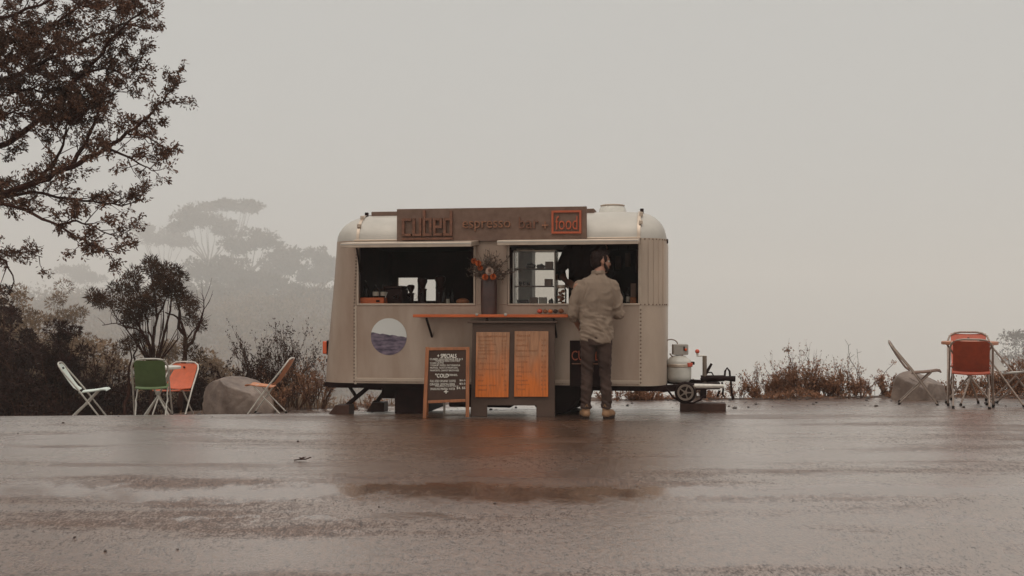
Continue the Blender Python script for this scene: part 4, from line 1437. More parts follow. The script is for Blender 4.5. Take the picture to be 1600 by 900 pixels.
def make_chair():
    t = thing('folding_chair', 'chair', 'chair', (0, 0, 0), 0, CH_GROUP)
    # one tube: front foot - up the back - over the top - down to the other front foot
    pts = [(.25, -HWI - .02, .015), (-.06, -HWI - .005, .44), (-.27, -HWI, .70), (-.305, -HWI + .02, .755), (-.325, -HWI + .075, .79), (-.33, -.08, .80)]
    pts = pts + [(x, -y, z) for x, y, z in reversed(pts)]
    g = MB(); g.tube(pts, .0115, 8); g.build('back_frame', M['chrome_tube'], t, smooth=60)
    for s in (-1, 1):
        yy = s * (HWI - .035)
        g = MB(); g.tube([(.17, yy, .415), (.06, yy, .30), (.015, yy + s * .012, .24), (-.04, yy, .19), (-.21, yy, .015)], .0105, 8)
        g.build('leg', M['chrome_tube'], t, smooth=60)
        for x, y in ((.252, s * (HWI + .02)), (-.212, yy)):
            g = MB(); g.tube([(x, y, .0), (x - .015 * (1 if x > 0 else -1), y, .03)], .0155, 8); g.build('foot_cap', M['rubber'], t)
    g = MB(); g.tube([(.17, -HWI + .035, .415), (.17, HWI - .035, .415)], .0095, 6); g.build('seat_bar', M['chrome_tube'], t)
    g = MB(); sheet(g, [(-.06, .395), (.0, .402), (.08, .408), (.16, .418), (.24, .432), (.275, .428), (.285, .415)], -HWI + .02, HWI - .02, .012, .014); g.build('seat', M['mint'], t, smooth=50)
    g = MB(); sheet(g, [(-.075, .435), (-.125, .47), (-.18, .545), (-.235, .63), (-.283, .71), (-.318, .775), (-.325, .785)], -HWI + .032, HWI - .032, .006, -.014, 8); b = g.build('backrest', M['mint'], t, smooth=50)
    g = MB(); g.tube([(-.295, 0, .718), (-.276, 0, .728)], .014, 10); g.build('grip_hole', M['rubber'], b)
    return t
def make_table():
    t = thing('folding_table', 'table', 'table', (0, 0, 0), 0, 'round folding tables between the chairs')
    g = MB(); g.lathe([(.29, .69), (.305, .695), (.305, .722), (.295, .728)], seg=36); g.build('tabletop', M['white_top'], t, smooth=40)
    for k in range(4):
        a = R(45 + 90 * k)
        c, s = math.cos(a), math.sin(a)
        off = .016 * (1 if k % 2 else -1)
        g = MB(); g.tube([(.26 * c, .26 * s, .69), (.02 * c - off * s, .02 * s + off * c, .36), (-.27 * c, -.27 * s, .015)], .011, 8); lg = g.build('leg', M['chrome_tube'], t, smooth=60)
        g = MB(); g.tube([(-.272 * c, -.272 * s, 0), (-.262 * c, -.262 * s, .03)], .015, 8); g.build('foot_cap', M['rubber'], lg)
    g = MB(); g.lathe([(.03, .335), (.035, .345), (.035, .375), (.03, .385)], seg=16); g.build('hub', M['chrome_tube'], t)
    return t
chair0, table0 = make_chair(), make_table()
used = []
def recolour(t, seat, back=None, tube=None):
    for c in t.children:
        nm = c.name.split('.')[0]
        m = None
        if nm == 'seat': m = M[seat]
        elif nm == 'backrest': m = M[back or seat]
        elif nm in ('leg', 'back_frame', 'seat_bar', 'hub') and tube: m = M[tube]
        elif nm == 'tabletop': m = M[seat]
        if m is not None:
            c.data = c.data.copy(); c.data.materials[0] = m
def place(src, px, d, rot, label, seat, back=None, tube=None, tilt=0.0, s=1.0):
    o = copy_tree(src) if src in used else src
    used.append(src)
    x = (px - 800) * d / FPX
    o.location = (x, d, road_z(x, d)); o.rotation_euler = (0, tilt, rot)
    o.scale = (s, s, s)
    o['label'] = label
    recolour(o, seat, back, tube)
    return o
place(chair0, 134, 14.75, R(13), 'mint green folding chair standing alone at far left of the road', 'mint')
place(chair0, 237, 14.45, R(103), 'green folding chair seen from behind at the small white table', 'green')
place(chair0, 274, 15.6, R(-98), 'bright orange folding chair behind the green chair and white table', 'orange')
place(chair0, 420, 15.35, R(180), 'faded orange folding chair beside the large boulder', 'tan_orange')
place(table0, 247, 15.0, R(10), 'small white folding table between the green and orange chairs', 'white_top')
place(chair0, 1517, 12.95, R(68), 'red folding chair with its back to the camera, nearer of the two red ones', 'redchair', None, 'brown_tube', s=1.03)
place(chair0, 1515, 14.25, R(-110), 'red folding chair facing the camera, half hidden behind the nearer red chair', 'redorange', 'redorange', 'brown_tube', s=1.13)
place(table0, 1515, 13.6, R(2), 'rusty orange folding table between the two red chairs', 'rust_top', None, 'brown_tube', s=1.09)
place(chair0, 1577, 13.5, R(-42), 'pale grey folding chair right of the red chairs at the edge of the road', 'greychair', None, 'brown_tube')
place(chair0, 1432, 13.8, R(-20), 'brown framed folding chair seen edge-on beside the right boulder', 'carton', 'carton', 'brown_tube')

# ------------------------------------------------------------------ boulders
def boulder(label, px, py, d, sx, sy, sz, seed, cuts, rotz=0):
    bm = bmesh.new()
    bmesh.ops.create_icosphere(bm, subdivisions=5, radius=1)
    for v in bm.verts:
        n_ = v.co.copy()
        f = 1 + .16 * noise.noise(n_ * 1.1 + Vector((seed, 0, 0))) + .06 * noise.noise(n_ * 3 + Vector((0, seed, 0)))
        p_ = n_ * f
        for cn, cd in cuts:
            cn = Vector(cn).normalized(); e_ = p_.dot(cn) - cd
            if e_ > 0:
                p_ -= cn * e_ * .93
        f2 = .018 * noise.noise(n_ * 3 + Vector((seed, 2, 0))) + .012 * noise.noise(n_ * 9) + .010 * noise.noise(n_ * 24) - .03 * math.exp(-(n_.dot(Vector((.6, .1, -.55))) / .022 + 2 * noise.noise(n_ * 5)) ** 2)
        p_ += n_ * f2
        v.co = Vector((p_.x * sx, p_.y * sy, p_.z * sz))
    me = bpy.data.meshes.new('boulder'); bm.to_mesh(me); bm.free()
    me.materials.append(M['rock']); me.polygons.foreach_set('use_smooth', [True] * len(me.polygons))
    o = bpy.data.objects.new('boulder', me); COL.objects.link(o)
    p_ = at(px, py, d); o.location = p_; o.rotation_euler.z = rotz
    tag(o, label, 'boulder')
    return o
boulder('large grey boulder with a pale top beside the faded orange chair', 371, 631, 16.5, .56, .5, .46, 3.1, [((-.75, -.6, .15), .62), ((.35, -.25, .9), .66), ((.85, -.4, .35), .82), ((.1, -1, .15), .7)])
boulder('angular brown boulder with a cut face beside the edge-on chair', 1436, 618, 14.9, .37, .35, .37, 9.4, [((-.85, -.55, .05), .6), ((.35, -.25, .9), .66), ((-.3, -.5, .8), .74), ((.6, -.7, .2), .72)])

# ------------------------------------------------------------------ people
def cap_tube(g, pts, rs, seg=14):
    """tapered limb with rounded ends"""
    pts = [Vector(p) for p in pts]
    a = (pts[0] - pts[1]).normalized(); b = (pts[-1] - pts[-2]).normalized()
    P = [pts[0] + a * rs[0] * .95, pts[0] + a * rs[0] * .6] + pts + [pts[-1] + b * rs[-1] * .6, pts[-1] + b * rs[-1] * .95]
    Q = [rs[0] * .3, rs[0] * .8] + list(rs) + [rs[-1] * .8, rs[-1] * .3]
    # refine with smooth interpolation
    g.tube(P, Q, seg)
def remesh(g, name, vox, m, parent, smooth_it=3, wrinkle=None):
    me = g.mesh(name)
    o = bpy.data.objects.new(name, me); COL.objects.link(o)
    r = o.modifiers.new('r', 'REMESH'); r.mode = 'VOXEL'; r.voxel_size = vox; r.use_smooth_shade = True
    s_ = o.modifiers.new('s', 'SMOOTH'); s_.factor = .5; s_.iterations = smooth_it
    dg = bpy.context.evaluated_depsgraph_get()
    m2 = bpy.data.meshes.new_from_object(o.evaluated_get(dg))
    m2.name = name
    o.modifiers.clear(); o.data = m2
    bpy.data.meshes.remove(me)
    m2.materials.clear(); m2.materials.append(m)
    if wrinkle:
        nrm = [v.normal.copy() for v in m2.vertices]
        for v, nn in zip(m2.vertices, nrm):
            v.co = v.co + nn * wrinkle(v.co)
    m2.polygons.foreach_set('use_smooth', [True] * len(m2.polygons))
    o.parent = parent
    return o
def fingers(g, wrist, palm_end, side_vec, curl_vec):
    """palm, four fingers and a thumb"""
    wrist, palm_end = Vector(wrist), Vector(palm_end)
    d = (palm_end - wrist).normalized(); s = Vector(side_vec).normalized(); c = Vector(curl_vec).normalized()
    for k in (-1, 0, 1):
        cap_tube(g, [wrist + s * .012 * k, palm_end + s * .024 * k], [.017, .016], 10)
    for k, L in ((-1.5, .062), (-.5, .078), (.5, .072), (1.5, .055)):
        a = palm_end + s * .019 * k
        b = a + d * L * .5 + c * L * .15
        e = b + d * L * .25 + c * L * .38
        cap_tube(g, [a, b, e], [.0095, .009, .0075], 8)
    a = wrist + d * .03 - s * .03
    b = a + d * .03 - s * .022 + c * .012
    e = b + d * .028 + c * .012
    cap_tube(g, [a, b, e], [.011, .0105, .009], 8)

def person(t, armL, armR, head_yaw, mats, head=True):
    """figure facing +y, feet at z=0, 1.77 m; arms: shoulder, elbow, wrist, palm end, curl"""
    skin, shirt, jeans, boot, sole, hair = mats
    HC = Vector((.052, .045, 1.645))
    RH = Matrix.Rotation(R(head_yaw), 3, 'Z')
    hp = lambda x, y, z: HC + RH @ Vector((x, y, z))
    # ---- body: one continuous skin
    g = MB()
    g.loft([((0, 0, .86), .135, .095), ((0, 0, .95), .15, .10), ((0, 0, 1.08), .135, .09), ((0, .0, 1.25), .16, .105), ((0, 0, 1.38), .18, .10), ((.0, -.01, 1.45), .15, .085), ((.01, 0, 1.49), .075, .065)], 24)
    cap_tube(g, [(.012, -.01, 1.44), (.028, .015, 1.52), (.042, .03, 1.57)], [.06, .055, .055], 16)
    g.ell(hp(0, -.012, .035), (.076, .096, .088), 20, 14, RH)            # skull
    g.ell(hp(0, .02, -.03), (.062, .072, .078), 18, 12, RH)             # face
    g.ell(hp(0, .045, -.088), (.036, .038, .03), 14, 10, RH)            # chin
    g.ell(hp(0, .075, .028), (.05, .02, .014), 12, 8, RH)                # brow
    cap_tube(g, [hp(0, .083, .02), hp(0, .097, -.008), hp(0, .104, -.026)], [.009, .011, .013], 10)   # nose
    for s in (-1, 1):
        g.ell(hp(s * .018, .092, -.03), (.009, .01, .008), 8, 6, RH)     # nostril wings
        g.ell(hp(s * .074, -.012, .0), (.011, .02, .033), 12, 8, RH)     # ears
        g.ell(hp(s * .036, .062, -.022), (.024, .02, .02), 10, 8, RH)    # cheeks
    g.ell(hp(0, .088, -.055), (.022, .012, .006), 10, 6, RH)             # lips
    g.ell(hp(0, .086, -.066), (.019, .012, .007), 10, 6, RH)
    for s, arm in ((-1, armL), (1, armR)):
        sh, el, wr, pe, cv = [Vector(q) for q in arm]
        cap_tube(g, [sh, sh.lerp(el, .5), el], [.052, .046, .038])
        cap_tube(g, [el, el.lerp(wr, .35), wr], [.040, .040, .026])
        sv = (pe - wr).cross(cv) * s
        fingers(g, wr, pe, sv, cv)
        cap_tube(g, [(s * .082, 0, .90), (s * .092, .012, .62), (s * .098, .02, .45)], [.07, .052, .040])
        cap_tube(g, [(s * .098, .02, .45), (s * .104, -.012, .30), (s * .108, -.01, .09)], [.040, .038, .030])
        cap_tube(g, [(s * .108, -.02, .045), (s * .112, .05, .04), (s * .118, .14, .03)], [.036, .035, .026])
    remesh(g, 'body', .0062, skin, t, 2)
    # ---- eyes, mouth line, brows, beard
    for s in (-1, 1):
        g = MB(); g.ell(hp(s * .031, .0745, .008), .0115, 10, 8); g.build('eye', M['gas'], t)
        g = MB(); g.ell(hp(s * .031, .0825, .008), .006, 8, 6); g.build('iris', M['hair'], t)
        g = MB(); cap_tube(g, [hp(s * .014, .093, .032), hp(s * .034, .09, .036), hp(s * .052, .075, .03)], [.004, .0045, .003], 6); g.build('eyebrow', hair, t)
    g = MB()
    g.ell(hp(0, .043, -.079), (.044, .044, .036), 16, 10, RH)
    for s in (-1, 1):
        cap_tube(g, [hp(s * .062, .01, -.015), hp(s * .056, .03, -.055), hp(s * .035, .06, -.083)], [.012, .02, .016], 10)
    cap_tube(g, [hp(-.028, .088, -.058), hp(0, .1, -.045), hp(.028, .088, -.058)], [.006, .008, .006], 8)
    remesh(g, 'beard', .006, hair, t, 1)
    g = MB()
    g.ell(hp(0, -.022, .046), (.080, .099, .088), 20, 14, RH)
    g.ell(hp(0, -.055, .0), (.072, .062, .075), 18, 12, RH)
    g.ell(hp(0, .035, .105), (.06, .062, .036), 16, 10, RH)
    for s in (-1, 1):
        g.ell(hp(s * .066, .015, .03), (.014, .03, .04), 10, 8, RH)
    remesh(g, 'hair', .007, hair, t, 2, lambda c: .006 * noise.noise(c * 60) + .004 * noise.noise(Vector((c.x * 140, c.y * 140, c.z * 40))))
    # ---- shirt
    def wr_shirt(c):
        sx_ = c.x * 7 + 2.5 * noise.noise(c * 5)
        a = noise.noise(Vector((sx_ + c.z * 4, c.y * 6, c.z * 4 - c.x * 3)))          # long drapes down the back
        b = noise.noise(Vector((c.x * 6 - c.z * 9, c.y * 8, c.z * 22 + c.x * 9 + 4)))  # creases pulling to the waist
        lo = smooth((1.30 - c.z) / .25)
        pleat = .006 * math.exp(-((c.x - .01 - .01 * noise.noise(c * 8)) / .012) ** 2) * smooth((c.z - 1.0) / .2)
        return .020 * (.22 - abs(a)) + .015 * lo * (.2 - abs(b)) - pleat + .0012 * noise.noise(c * 60)
    g = MB()
    g.loft([((.0, 0, .79), .165, .118), ((.005, 0, .83), .182, .128), ((.005, 0, .92), .182, .13), ((.0, -.005, 1.03), .176, .122), ((0, -.005, 1.12), .178, .12), ((0, -.01, 1.25), .196, .128), ((0, -.01, 1.36), .208, .122), ((.0, -.01, 1.42), .196, .108), ((.004, -.01, 1.465), .145, .09), ((.012, -.008, 1.50), .088, .078), ((.018, -.004, 1.515), .07, .068)], 32)
    g.lathe([(.074, 0), (.073, .045), (.064, .05), (.064, .0)], (.022, .002, 1.50), 24, Matrix.Rotation(R(-10), 3, 'X'))
    for s, arm in ((-1, armL), (1, armR)):
        sh, el, wr, pe, cv = [Vector(q) for q in arm]
        cap_tube(g, [sh + Vector((-s * .02, 0, -.01)), sh.lerp(el, .5), el], [.072, .066, .058], 18)
        cuff = el.lerp(wr, .30)
        cap_tube(g, [el, cuff], [.059, .052], 18)
        g.tube([cuff.lerp(el, .25), cuff.lerp(wr, .04)], [.058, .058], 18)
    remesh(g, 'shirt', .0075, shirt, t, 3, wr_shirt)
    # ---- jeans
    def wr_j(c):
        k = 1.0 if (c.z < .22 or .3 < c.z < .62) else .6
        return .015 * k * noise.noise(Vector((c.x * 7, c.y * 7, c.z * 26 + c.x * 18))) + .003 * noise.noise(c * 30)
    g = MB()
    g.loft([((0, 0, .77), .15, .112), ((0, 0, .82), .166, .118), ((0, 0, .90), .162, .112), ((0, 0, .965), .155, .105)], 28)
    for s in (-1, 1):
        cap_tube(g, [(s * .080, -.005, .84), (s * .088, .008, .62), (s * .096, .018, .46)], [.090, .074, .060], 18)
        cap_tube(g, [(s * .096, .018, .46), (s * .103, -.012, .30), (s * .108, -.006, .13)], [.060, .060, .050], 18)
        for z, r_ in ((.118, .062), (.148, .058), (.180, .059)):
            g.tube([(s * .108, -.008, z - .012), (s * .108, -.008, z), (s * .108, -.008, z + .012)], [r_ - .006, r_, r_ - .006], 18)
    remesh(g, 'jeans', .008, jeans, t, 2, wr_j)
    # ---- boots
    for s in (-1, 1):
        g = MB()
        ang = R(-8 * s) if s < 0 else R(-22)
        RB = Matrix.Rotation(ang, 3, 'Z'); c0 = Vector((s * .108, -.012, 0))
        bp = lambda x, y, z: c0 + RB @ Vector((x, y, z))
        cap_tube(g, [bp(0, -.005, .16), bp(0, -.01, .09), bp(0, -.012, .065)], [.041, .042, .044], 16)
        cap_tube(g, [bp(0, -.03, .052), bp(0, .06, .050), bp(0, .15, .044), bp(0, .19, .042)], [.042, .044, .043, .034], 16)
        bo = remesh(g, 'boot', .006, boot, t, 2, lambda c: .003 * noise.noise(c * 30))
        g = MB()
        vs = []
        for zz in (0, .028):
            for k in range(20):
                a = 2 * math.pi * k / 20
                x, y = math.cos(a) * (.046 if math.sin(a) > -.2 else .042), .075 + math.sin(a) * .152
                vs.append(bp(x, y, zz))
        g.add(vs, [tuple(range(19, -1, -1)), tuple(range(20, 40))] + [(k, (k + 1) % 20, 20 + (k + 1) % 20, 20 + k) for k in range(20)])
        g.build('sole', sole, bo, bevel=.004)
        g = MB(); g.tube([bp(-.012, -.056, .13), bp(0, -.062, .155), bp(.012, -.056, .13)], .006, 6); g.build('pull_tab', boot, bo)

d = 11.42
x = (931.5 - 800) * d / FPX
pt = thing('person', 'customer in a khaki shirt, dark jeans and tan boots standing at the right hatch', 'person', (x, d, road_z(x, d)), R(-2))
pm = (M['skin'], M['shirt'], M['jeans'], M['boot'], M['sole'], M['hair'])
person(pt, ((-.185, -.005, 1.40), (-.248, .0, 1.10), (-.175, .17, .96), (-.13, .24, .95), (.5, 0, -.4)),
           ((.185, -.005, 1.40), (.245, .0, 1.10), (.17, .22, 1.07), (.11, .30, 1.08), (-.4, .3, .1)), -68, pm)
ub = U(915, .78)
bp_ = W(ub, .82, zb + .031)
bt = thing('person', 'barista in dark clothes standing inside the trailer behind the counter', 'person', bp_, R(180) - TH)
bt.scale = (1.08, 1.08, 1.08)
dm = (M['skin'], M['dark_cloth'], M['dark_cloth'], M['dark_thing'], M['sole'], M['hair'])
person(bt, ((-.185, -.005, 1.40), (-.25, .02, 1.12), (-.16, .2, 1.02), (-.12, .26, 1.0), (.4, 0, -.4)),
           ((.185, -.005, 1.40), (.285, .0, 1.13), (.19, .2, 1.04), (.15, .26, 1.02), (-.4, 0, -.4)), 10, dm)

# ------------------------------------------------------------------ vegetation
rnd = random.Random(11)
def rv(s=1.0):
    return Vector((rnd.uniform(-s, s), rnd.uniform(-s, s), rnd.uniform(-s, s)))
def wobble(pts, amp, n=3):
    """subdivide a polyline and roughen it"""
    out = [Vector(pts[0])]
    for a, b in zip(pts, pts[1:]):
        a, b = Vector(a), Vector(b)
        L = (b - a).length
        for k in range(1, n + 1):
            out.append(a.lerp(b, k / n) + rv(amp * L if k < n else 0))
    return out
def radii(n, r0, r1):
    return [lerp(r0, r1, (i / (n - 1)) ** .8) for i in range(n)]

# --- big tree leaning into the picture from the left
t = thing('oak_tree', 'large dark tree whose leafy branches hang in from the upper left', 'tree', (-7.6, 12.6, road_z(-7.6, 12.6) - .1))
tb = Vector(t.location)
wood = MB(); lf = MB()
trunk = [(0, 0, 0), (.05, 0, 1.2), (.12, -.05, 2.4), (.25, -.1, 3.6), (.3, -.1, 5.0), (.5, -.1, 6.6)]
tp = wobble([Vector(p) for p in trunk], .03, 4)
g = MB(); g.tube(tp, radii(len(tp), .30, .07), 12); g.build('trunk', M['bark'], t, smooth=60)
LIMBS = [
 ([(-60, 335), (0, 305), (60, 283), (110, 262), (165, 232), (212, 200), (246, 164), (276, 132)], 12.3, 11.7, .085, .006, 1.0),
 ([(-60, 250), (30, 212), (85, 168), (135, 112), (180, 55), (208, 28), (232, 14)], 12.6, 12.2, .07, .006, 1.0),
 ([(-60, 300), (40, 328), (92, 352), (140, 384), (188, 396)], 12.0, 11.6, .045, .005, .75),
 ([(-60, 320), (50, 300), (130, 314), (190, 322), (222, 312)], 12.5, 12.9, .045, .005, .9),
 ([(108, 264), (136, 222), (152, 180), (166, 120), (178, 78)], 12.2, 12.5, .035, .005, 1.0),
 ([(-60, 150), (20, 122), (75, 92), (140, 58), (196, 36), (236, 46)], 12.9, 12.6, .06, .005, 1.0),
 ([(-60, 90), (40, 60), (110, 20), (170, -20), (235, -12)], 12.4, 12.0, .05, .005, 1.0),
 ([(165, 232), (200, 245), (226, 260), (242, 268)], 12.0, 11.8, .022, .004, 1.1),
 ([(200, 210), (232, 214), (258, 232)], 11.9, 12.1, .016, .004, 1.1),
 ([(-60, 370), (10, 408), (22, 440), (10, 466)], 12.2, 12.2, .03, .004, .3),
 ([(-60, 385), (20, 392), (66, 402)], 12.6, 12.5, .025, .004, .6),
 ([(-60, 190), (20, 175), (70, 188), (108, 176)], 12.2, 12.0, .035, .004, 1.2),
 ([(-60, 60), (20, 92), (70, 120), (112, 118), (150, 140)], 13.1, 13.0, .04, .004, 1.3),
 ([(60, 283), (95, 235), (104, 195), (120, 160)], 12.4, 12.6, .03, .004, .9),
 ([(-60, 110), (10, 98), (60, 72), (104, 88)], 12.0, 11.8, .03, .004, 1.5),
 ([(-60, 165), (0, 150), (50, 138), (92, 152), (132, 192)], 12.6, 12.3, .03, .004, 1.5),
 ([(85, 168), (110, 196), (150, 158), (192, 140)], 12.1, 12.0, .025, .004, 1.3),
 ([(135, 112), (172, 106), (202, 122), (216, 92)], 12.3, 12.5, .02, .004, 1.1),
 ([(-60, 60), (10, 50), (60, 34), (100, 48)], 12.2, 12.3, .03, .004, 1.4),
 ([(92, 352), (120, 345), (160, 362), (192, 370)], 11.8, 11.9, .02, .004, 1.0),
 ([(-60, 20), (40, -20), (110, -90), (190, -130)], 12.4, 12.0, .06, .006, .8),
 ([(-60, -60), (20, -140), (90, -220)], 12.8, 12.6, .06, .006, .7),
 ([(-120, 100), (-200, 40), (-330, 20)], 12.8, 12.4, .05, .006, .6),
 ([(-150, 260), (-230, 230), (-330, 240)], 12.2, 11.6, .05, .006, .6),
 ([(-60, 40), (30, 20), (90, -10), (130, 10), (190, 20)], 11.6, 11.3, .04, .004, 1.0),
]
for pix, d0, d1, r0, r1, dens in LIMBS:
    n = len(pix)
    pts = [at(px, py, lerp(d0, d1, i / (n - 1))) - tb for i, (px, py) in enumerate(pix)]
    if pix[0][0] <= -60:               # join the limb to the trunk
        hz = max(.8, min(6.3, pts[0].z - .55))
        j = min(tp, key=lambda q: abs(q.z - hz))
        pts = [j.copy(), j.lerp(pts[0], .5) + Vector((0, 0, .08))] + pts
    P = wobble(pts, .05, 4)
    wood.tube(P, radii(len(P), r0 * .8, r1), 7)
    # side branches
    seg = 0
    for i in range(2 if pix[0][0] > 0 else 6, len(P)):
        a, b = P[i - 1], P[i]
        L = (b - a).length
        cnt = L / .05 * dens
        cnt = int(cnt) + (rnd.random() < cnt % 1)
        for k in range(cnt):
            s0 = a.lerp(b, rnd.random())
            dr = ((b - a).normalized() * rnd.uniform(.2, 1.0) + Vector((rnd.uniform(-1, 1), rnd.uniform(-1, 1), rnd.uniform(-.55, 1.0))) * .9).normalized()
            bl = rnd.uniform(.16, .46) * (1 - .45 * i / len(P))
            e = s0 + dr * bl
            md = s0.lerp(e, .5) + rv(.03)
            wood.tube([s0, md, e], [.006, .0045, .0025], 4, caps=False)
            for q in range(rnd.randint(2, 4)):
                c = md.lerp(e, rnd.random()) if q else e
                d2 = (dr + rv(.8)).normalized()
                tl_ = rnd.uniform(.05, .15)
                e2 = c + d2 * tl_
                wood.tube([c, e2], [.0025, .0015], 3, caps=False)
                for z_ in range(rnd.randint(16, 26)):
                    pp_ = c.lerp(e2, rnd.random()) + rv(.032)
                    lf.leaf(pp_, d2 * .6 + rv(1.0) + Vector((0, 0, -.15)), rnd.uniform(.028, .062), rnd.uniform(.012, .024))
wood.build('branches', M['bark'], t, smooth=60)
tag(lf.build('crown', M['leaf_near'], t, smooth=0), kind='stuff')

# --- generic clumps
def clump(lf, c, rx, ry, rz, n, L, wd, radial=.6):
    for k in range(n):
        while True:
            q = rv()
            if q.length <= 1:
                break
        q = q * (q.length ** -.35 if q.length > .05 else 1)
        p = c + Vector((q.x * rx, q.y * ry, q.z * rz))
        dirn = (q * radial + rv(1 - radial * .5) + Vector((0, 0, .2)))
        if dirn.length < .05:
            continue
        lf.leaf(p, dirn, L * rnd.uniform(.6, 1.25), wd * rnd.uniform(.6, 1.2))
def crown_shell(lf, c, rx, ry, rz, n, L):
    """leafy dome: leaves over the outside of a lumpy crown"""
    o = rv(9)
    for k in range(n):
        q = rv()
        if q.length < .05:
            continue
        q.normalize()
        if q.z < -.25:
            q.z = -q.z * .6
        f = (.80 + .30 * rnd.random()) * (1 + .38 * noise.noise(q * 2.2 + o))
        p = c + Vector((q.x * rx, q.y * ry, q.z * rz)) * f
        d_ = q.cross(rv()) + q * .35 + Vector((0, 0, .1))
        lf.leaf(p, d_, L * rnd.uniform(.6, 1.3), L * rnd.uniform(.35, .6), q + rv(.5))
def bush(name, label, px0, px1, top, d, m, n=26, L=.07, wd=.025, per=110, dep=1.2, wood_m='twig', base=None, low=.12, group=None, radial=.6, cr=.16, shape=1.0, cat='shrub'):
    x0, x1 = (px0 - 800) * d / FPX, (px1 - 800) * d / FPX
    cx = (x0 + x1) / 2; wx = (x1 - x0) / 2
    gz = terrain_z(cx, d) if base is None else base
    ht = E - (top - HY) * d / FPX - gz
    t = thing(name, label, cat, (cx, d, gz), 0, group)
    lf = MB(); wd_ = MB()
    zvis = E - (668 - HY) * d / FPX - gz
    low = max(low, min(.8, zvis / ht))
    n = int(n * 1.5)
    for k in range(n):
        a = rnd.uniform(-1, 1); b = rnd.uniform(-1, 1)
        env = max(.15, (1 - abs(a) ** 2.2) ** .5 * (1 - .35 * abs(b))) * (shape if shape < 1 else 1)
        r = cr * rnd.uniform(.75, 1.4) * max(.6, min(ht * (1 - low) * 1.3, wx * 1.5))
        c = Vector((a * wx * .92, b * dep * .5, ht * low + ht * (1 - low) * env * rnd.random() ** .6 - r * .55))
        clump(lf, c, r * 1.15, r, r * .85, per, L, wd, radial)
        s0 = Vector((a * wx * .35, b * dep * .2, 0))
        P = wobble([s0, s0.lerp(c, .5) + Vector((0, 0, .08 * ht)), c], .07, 2)
        wd_.tube(P, radii(len(P), .012 + .006 * ht, .004), 4, caps=False)
    tag(wd_.build('stems', M[wood_m], t, smooth=60), kind='stuff')
    tag(lf.build('foliage', M[m], t, smooth=0), kind='stuff')
    return t
def twig_rec(wd_, lf, p, dr, L, r, depth, leafn, leafL, spread=.55, up=.15):
    P = [p]
    d_ = dr.normalized()
    for k in range(3):
        d_ = (d_ + rv(.16) + Vector((0, 0, up * .3))).normalized()
        P.append(P[-1] + d_ * L / 3)
    wd_.tube(P, [r, r * .9, r * .75, r * .6], 4, caps=False)
    if lf is not None and depth <= 1:
        for k in range(leafn):
            q = P[rnd.randint(1, 3)] + rv(.02)
            lf.leaf(q, d_ + rv(.9), leafL * rnd.uniform(.6, 1.3), leafL * .42)
    if depth > 0:
        for k in range(rnd.randint(2, 3)):
            s_ = P[rnd.randint(1, 3)]
            twig_rec(wd_, lf, s_, d_ + rv(spread) + Vector((0, 0, up)), L * rnd.uniform(.6, .85), r * .62, depth - 1, leafn, leafL, spread, up)
def twig_shrub(name, label, px, d, hgt_px, wpx, stems, m, leafn=4, leafL=.05, depth=3, base=None, group=None, r=.012, spread=.5, cat='shrub', wm='twig'):
    x = (px - 800) * d / FPX
    gz = terrain_z(x, d) if base is None else base
    t = thing(name, label, cat, (x, d, gz), 0, group)
    H = hgt_px * d / FPX; Wd = wpx * d / FPX
    lf = MB(); wd_ = MB()
    for k in range(stems):
        a = rnd.uniform(-1, 1)
        twig_rec(wd_, lf, Vector((a * Wd * .22, rnd.uniform(-.15, .15), 0)), Vector((a * Wd * .75, rnd.uniform(-.35, .35) * Wd, H)), H * rnd.uniform(.38, .5), r, depth, leafn, leafL, spread)
    tag(wd_.build('stems', M[wm], t, smooth=60), kind='stuff')
    if lf.v:
        tag(lf.build('foliage', M[m], t, smooth=0), kind='stuff')
    return t

# --- needle leaved tree behind the chairs
d = 17.7
t = thing('needle_tree', 'many-stemmed dark needle tree behind the green and orange chairs', 'tree', (at(235, 640, d).x, d, terrain_z(at(235, 640, d).x, d)))
tb = Vector(t.location)
def L_(px, py, dd=d):
    return at(px, py, dd) - tb
stems = [
 ([(237, 660), (238, 590), (236, 545), (215, 505), (200, 480)], .045), ([(237, 600), (240, 545), (245, 500), (240, 450), (236, 420)], .04),
 ([(238, 585), (252, 540), (262, 500), (268, 460), (262, 430)], .035), ([(236, 545), (222, 520), (190, 505), (168, 475)], .022),
 ([(240, 545), (230, 500), (215, 450)], .022), ([(245, 500), (258, 470), (278, 440)], .02), ([(236, 560), (218, 545), (196, 512), (182, 505), (160, 508)], .016)]
crooked = [
 ([(283, 660), (284, 610), (287, 566), (290, 548), (288, 520), (284, 505), (276, 495), (258, 488)], .06),
 ([(288, 522), (279, 512), (281, 490), (278, 476), (274, 462), (276, 452)], .035),
 ([(290, 545), (303, 528), (312, 505), (318, 485), (319, 470)], .035),
 ([(290, 535), (300, 518), (310, 508)], .02), ([(196, 650), (202, 600), (206, 560), (200, 535)], .035), ([(206, 575), (214, 545), (216, 525)], .022)]
for nm, lst in (('trunk', stems[:1]), ('trunk', crooked[:1])):
    for pix, r0 in lst:
        P = wobble([L_(x, y, d + rnd.uniform(-.1, .1)) for x, y in pix], .05, 3)
        g = MB(); g.tube(P, radii(len(P), r0, .010), 8); g.build(nm, M['bark'], t, smooth=60)
g = MB()
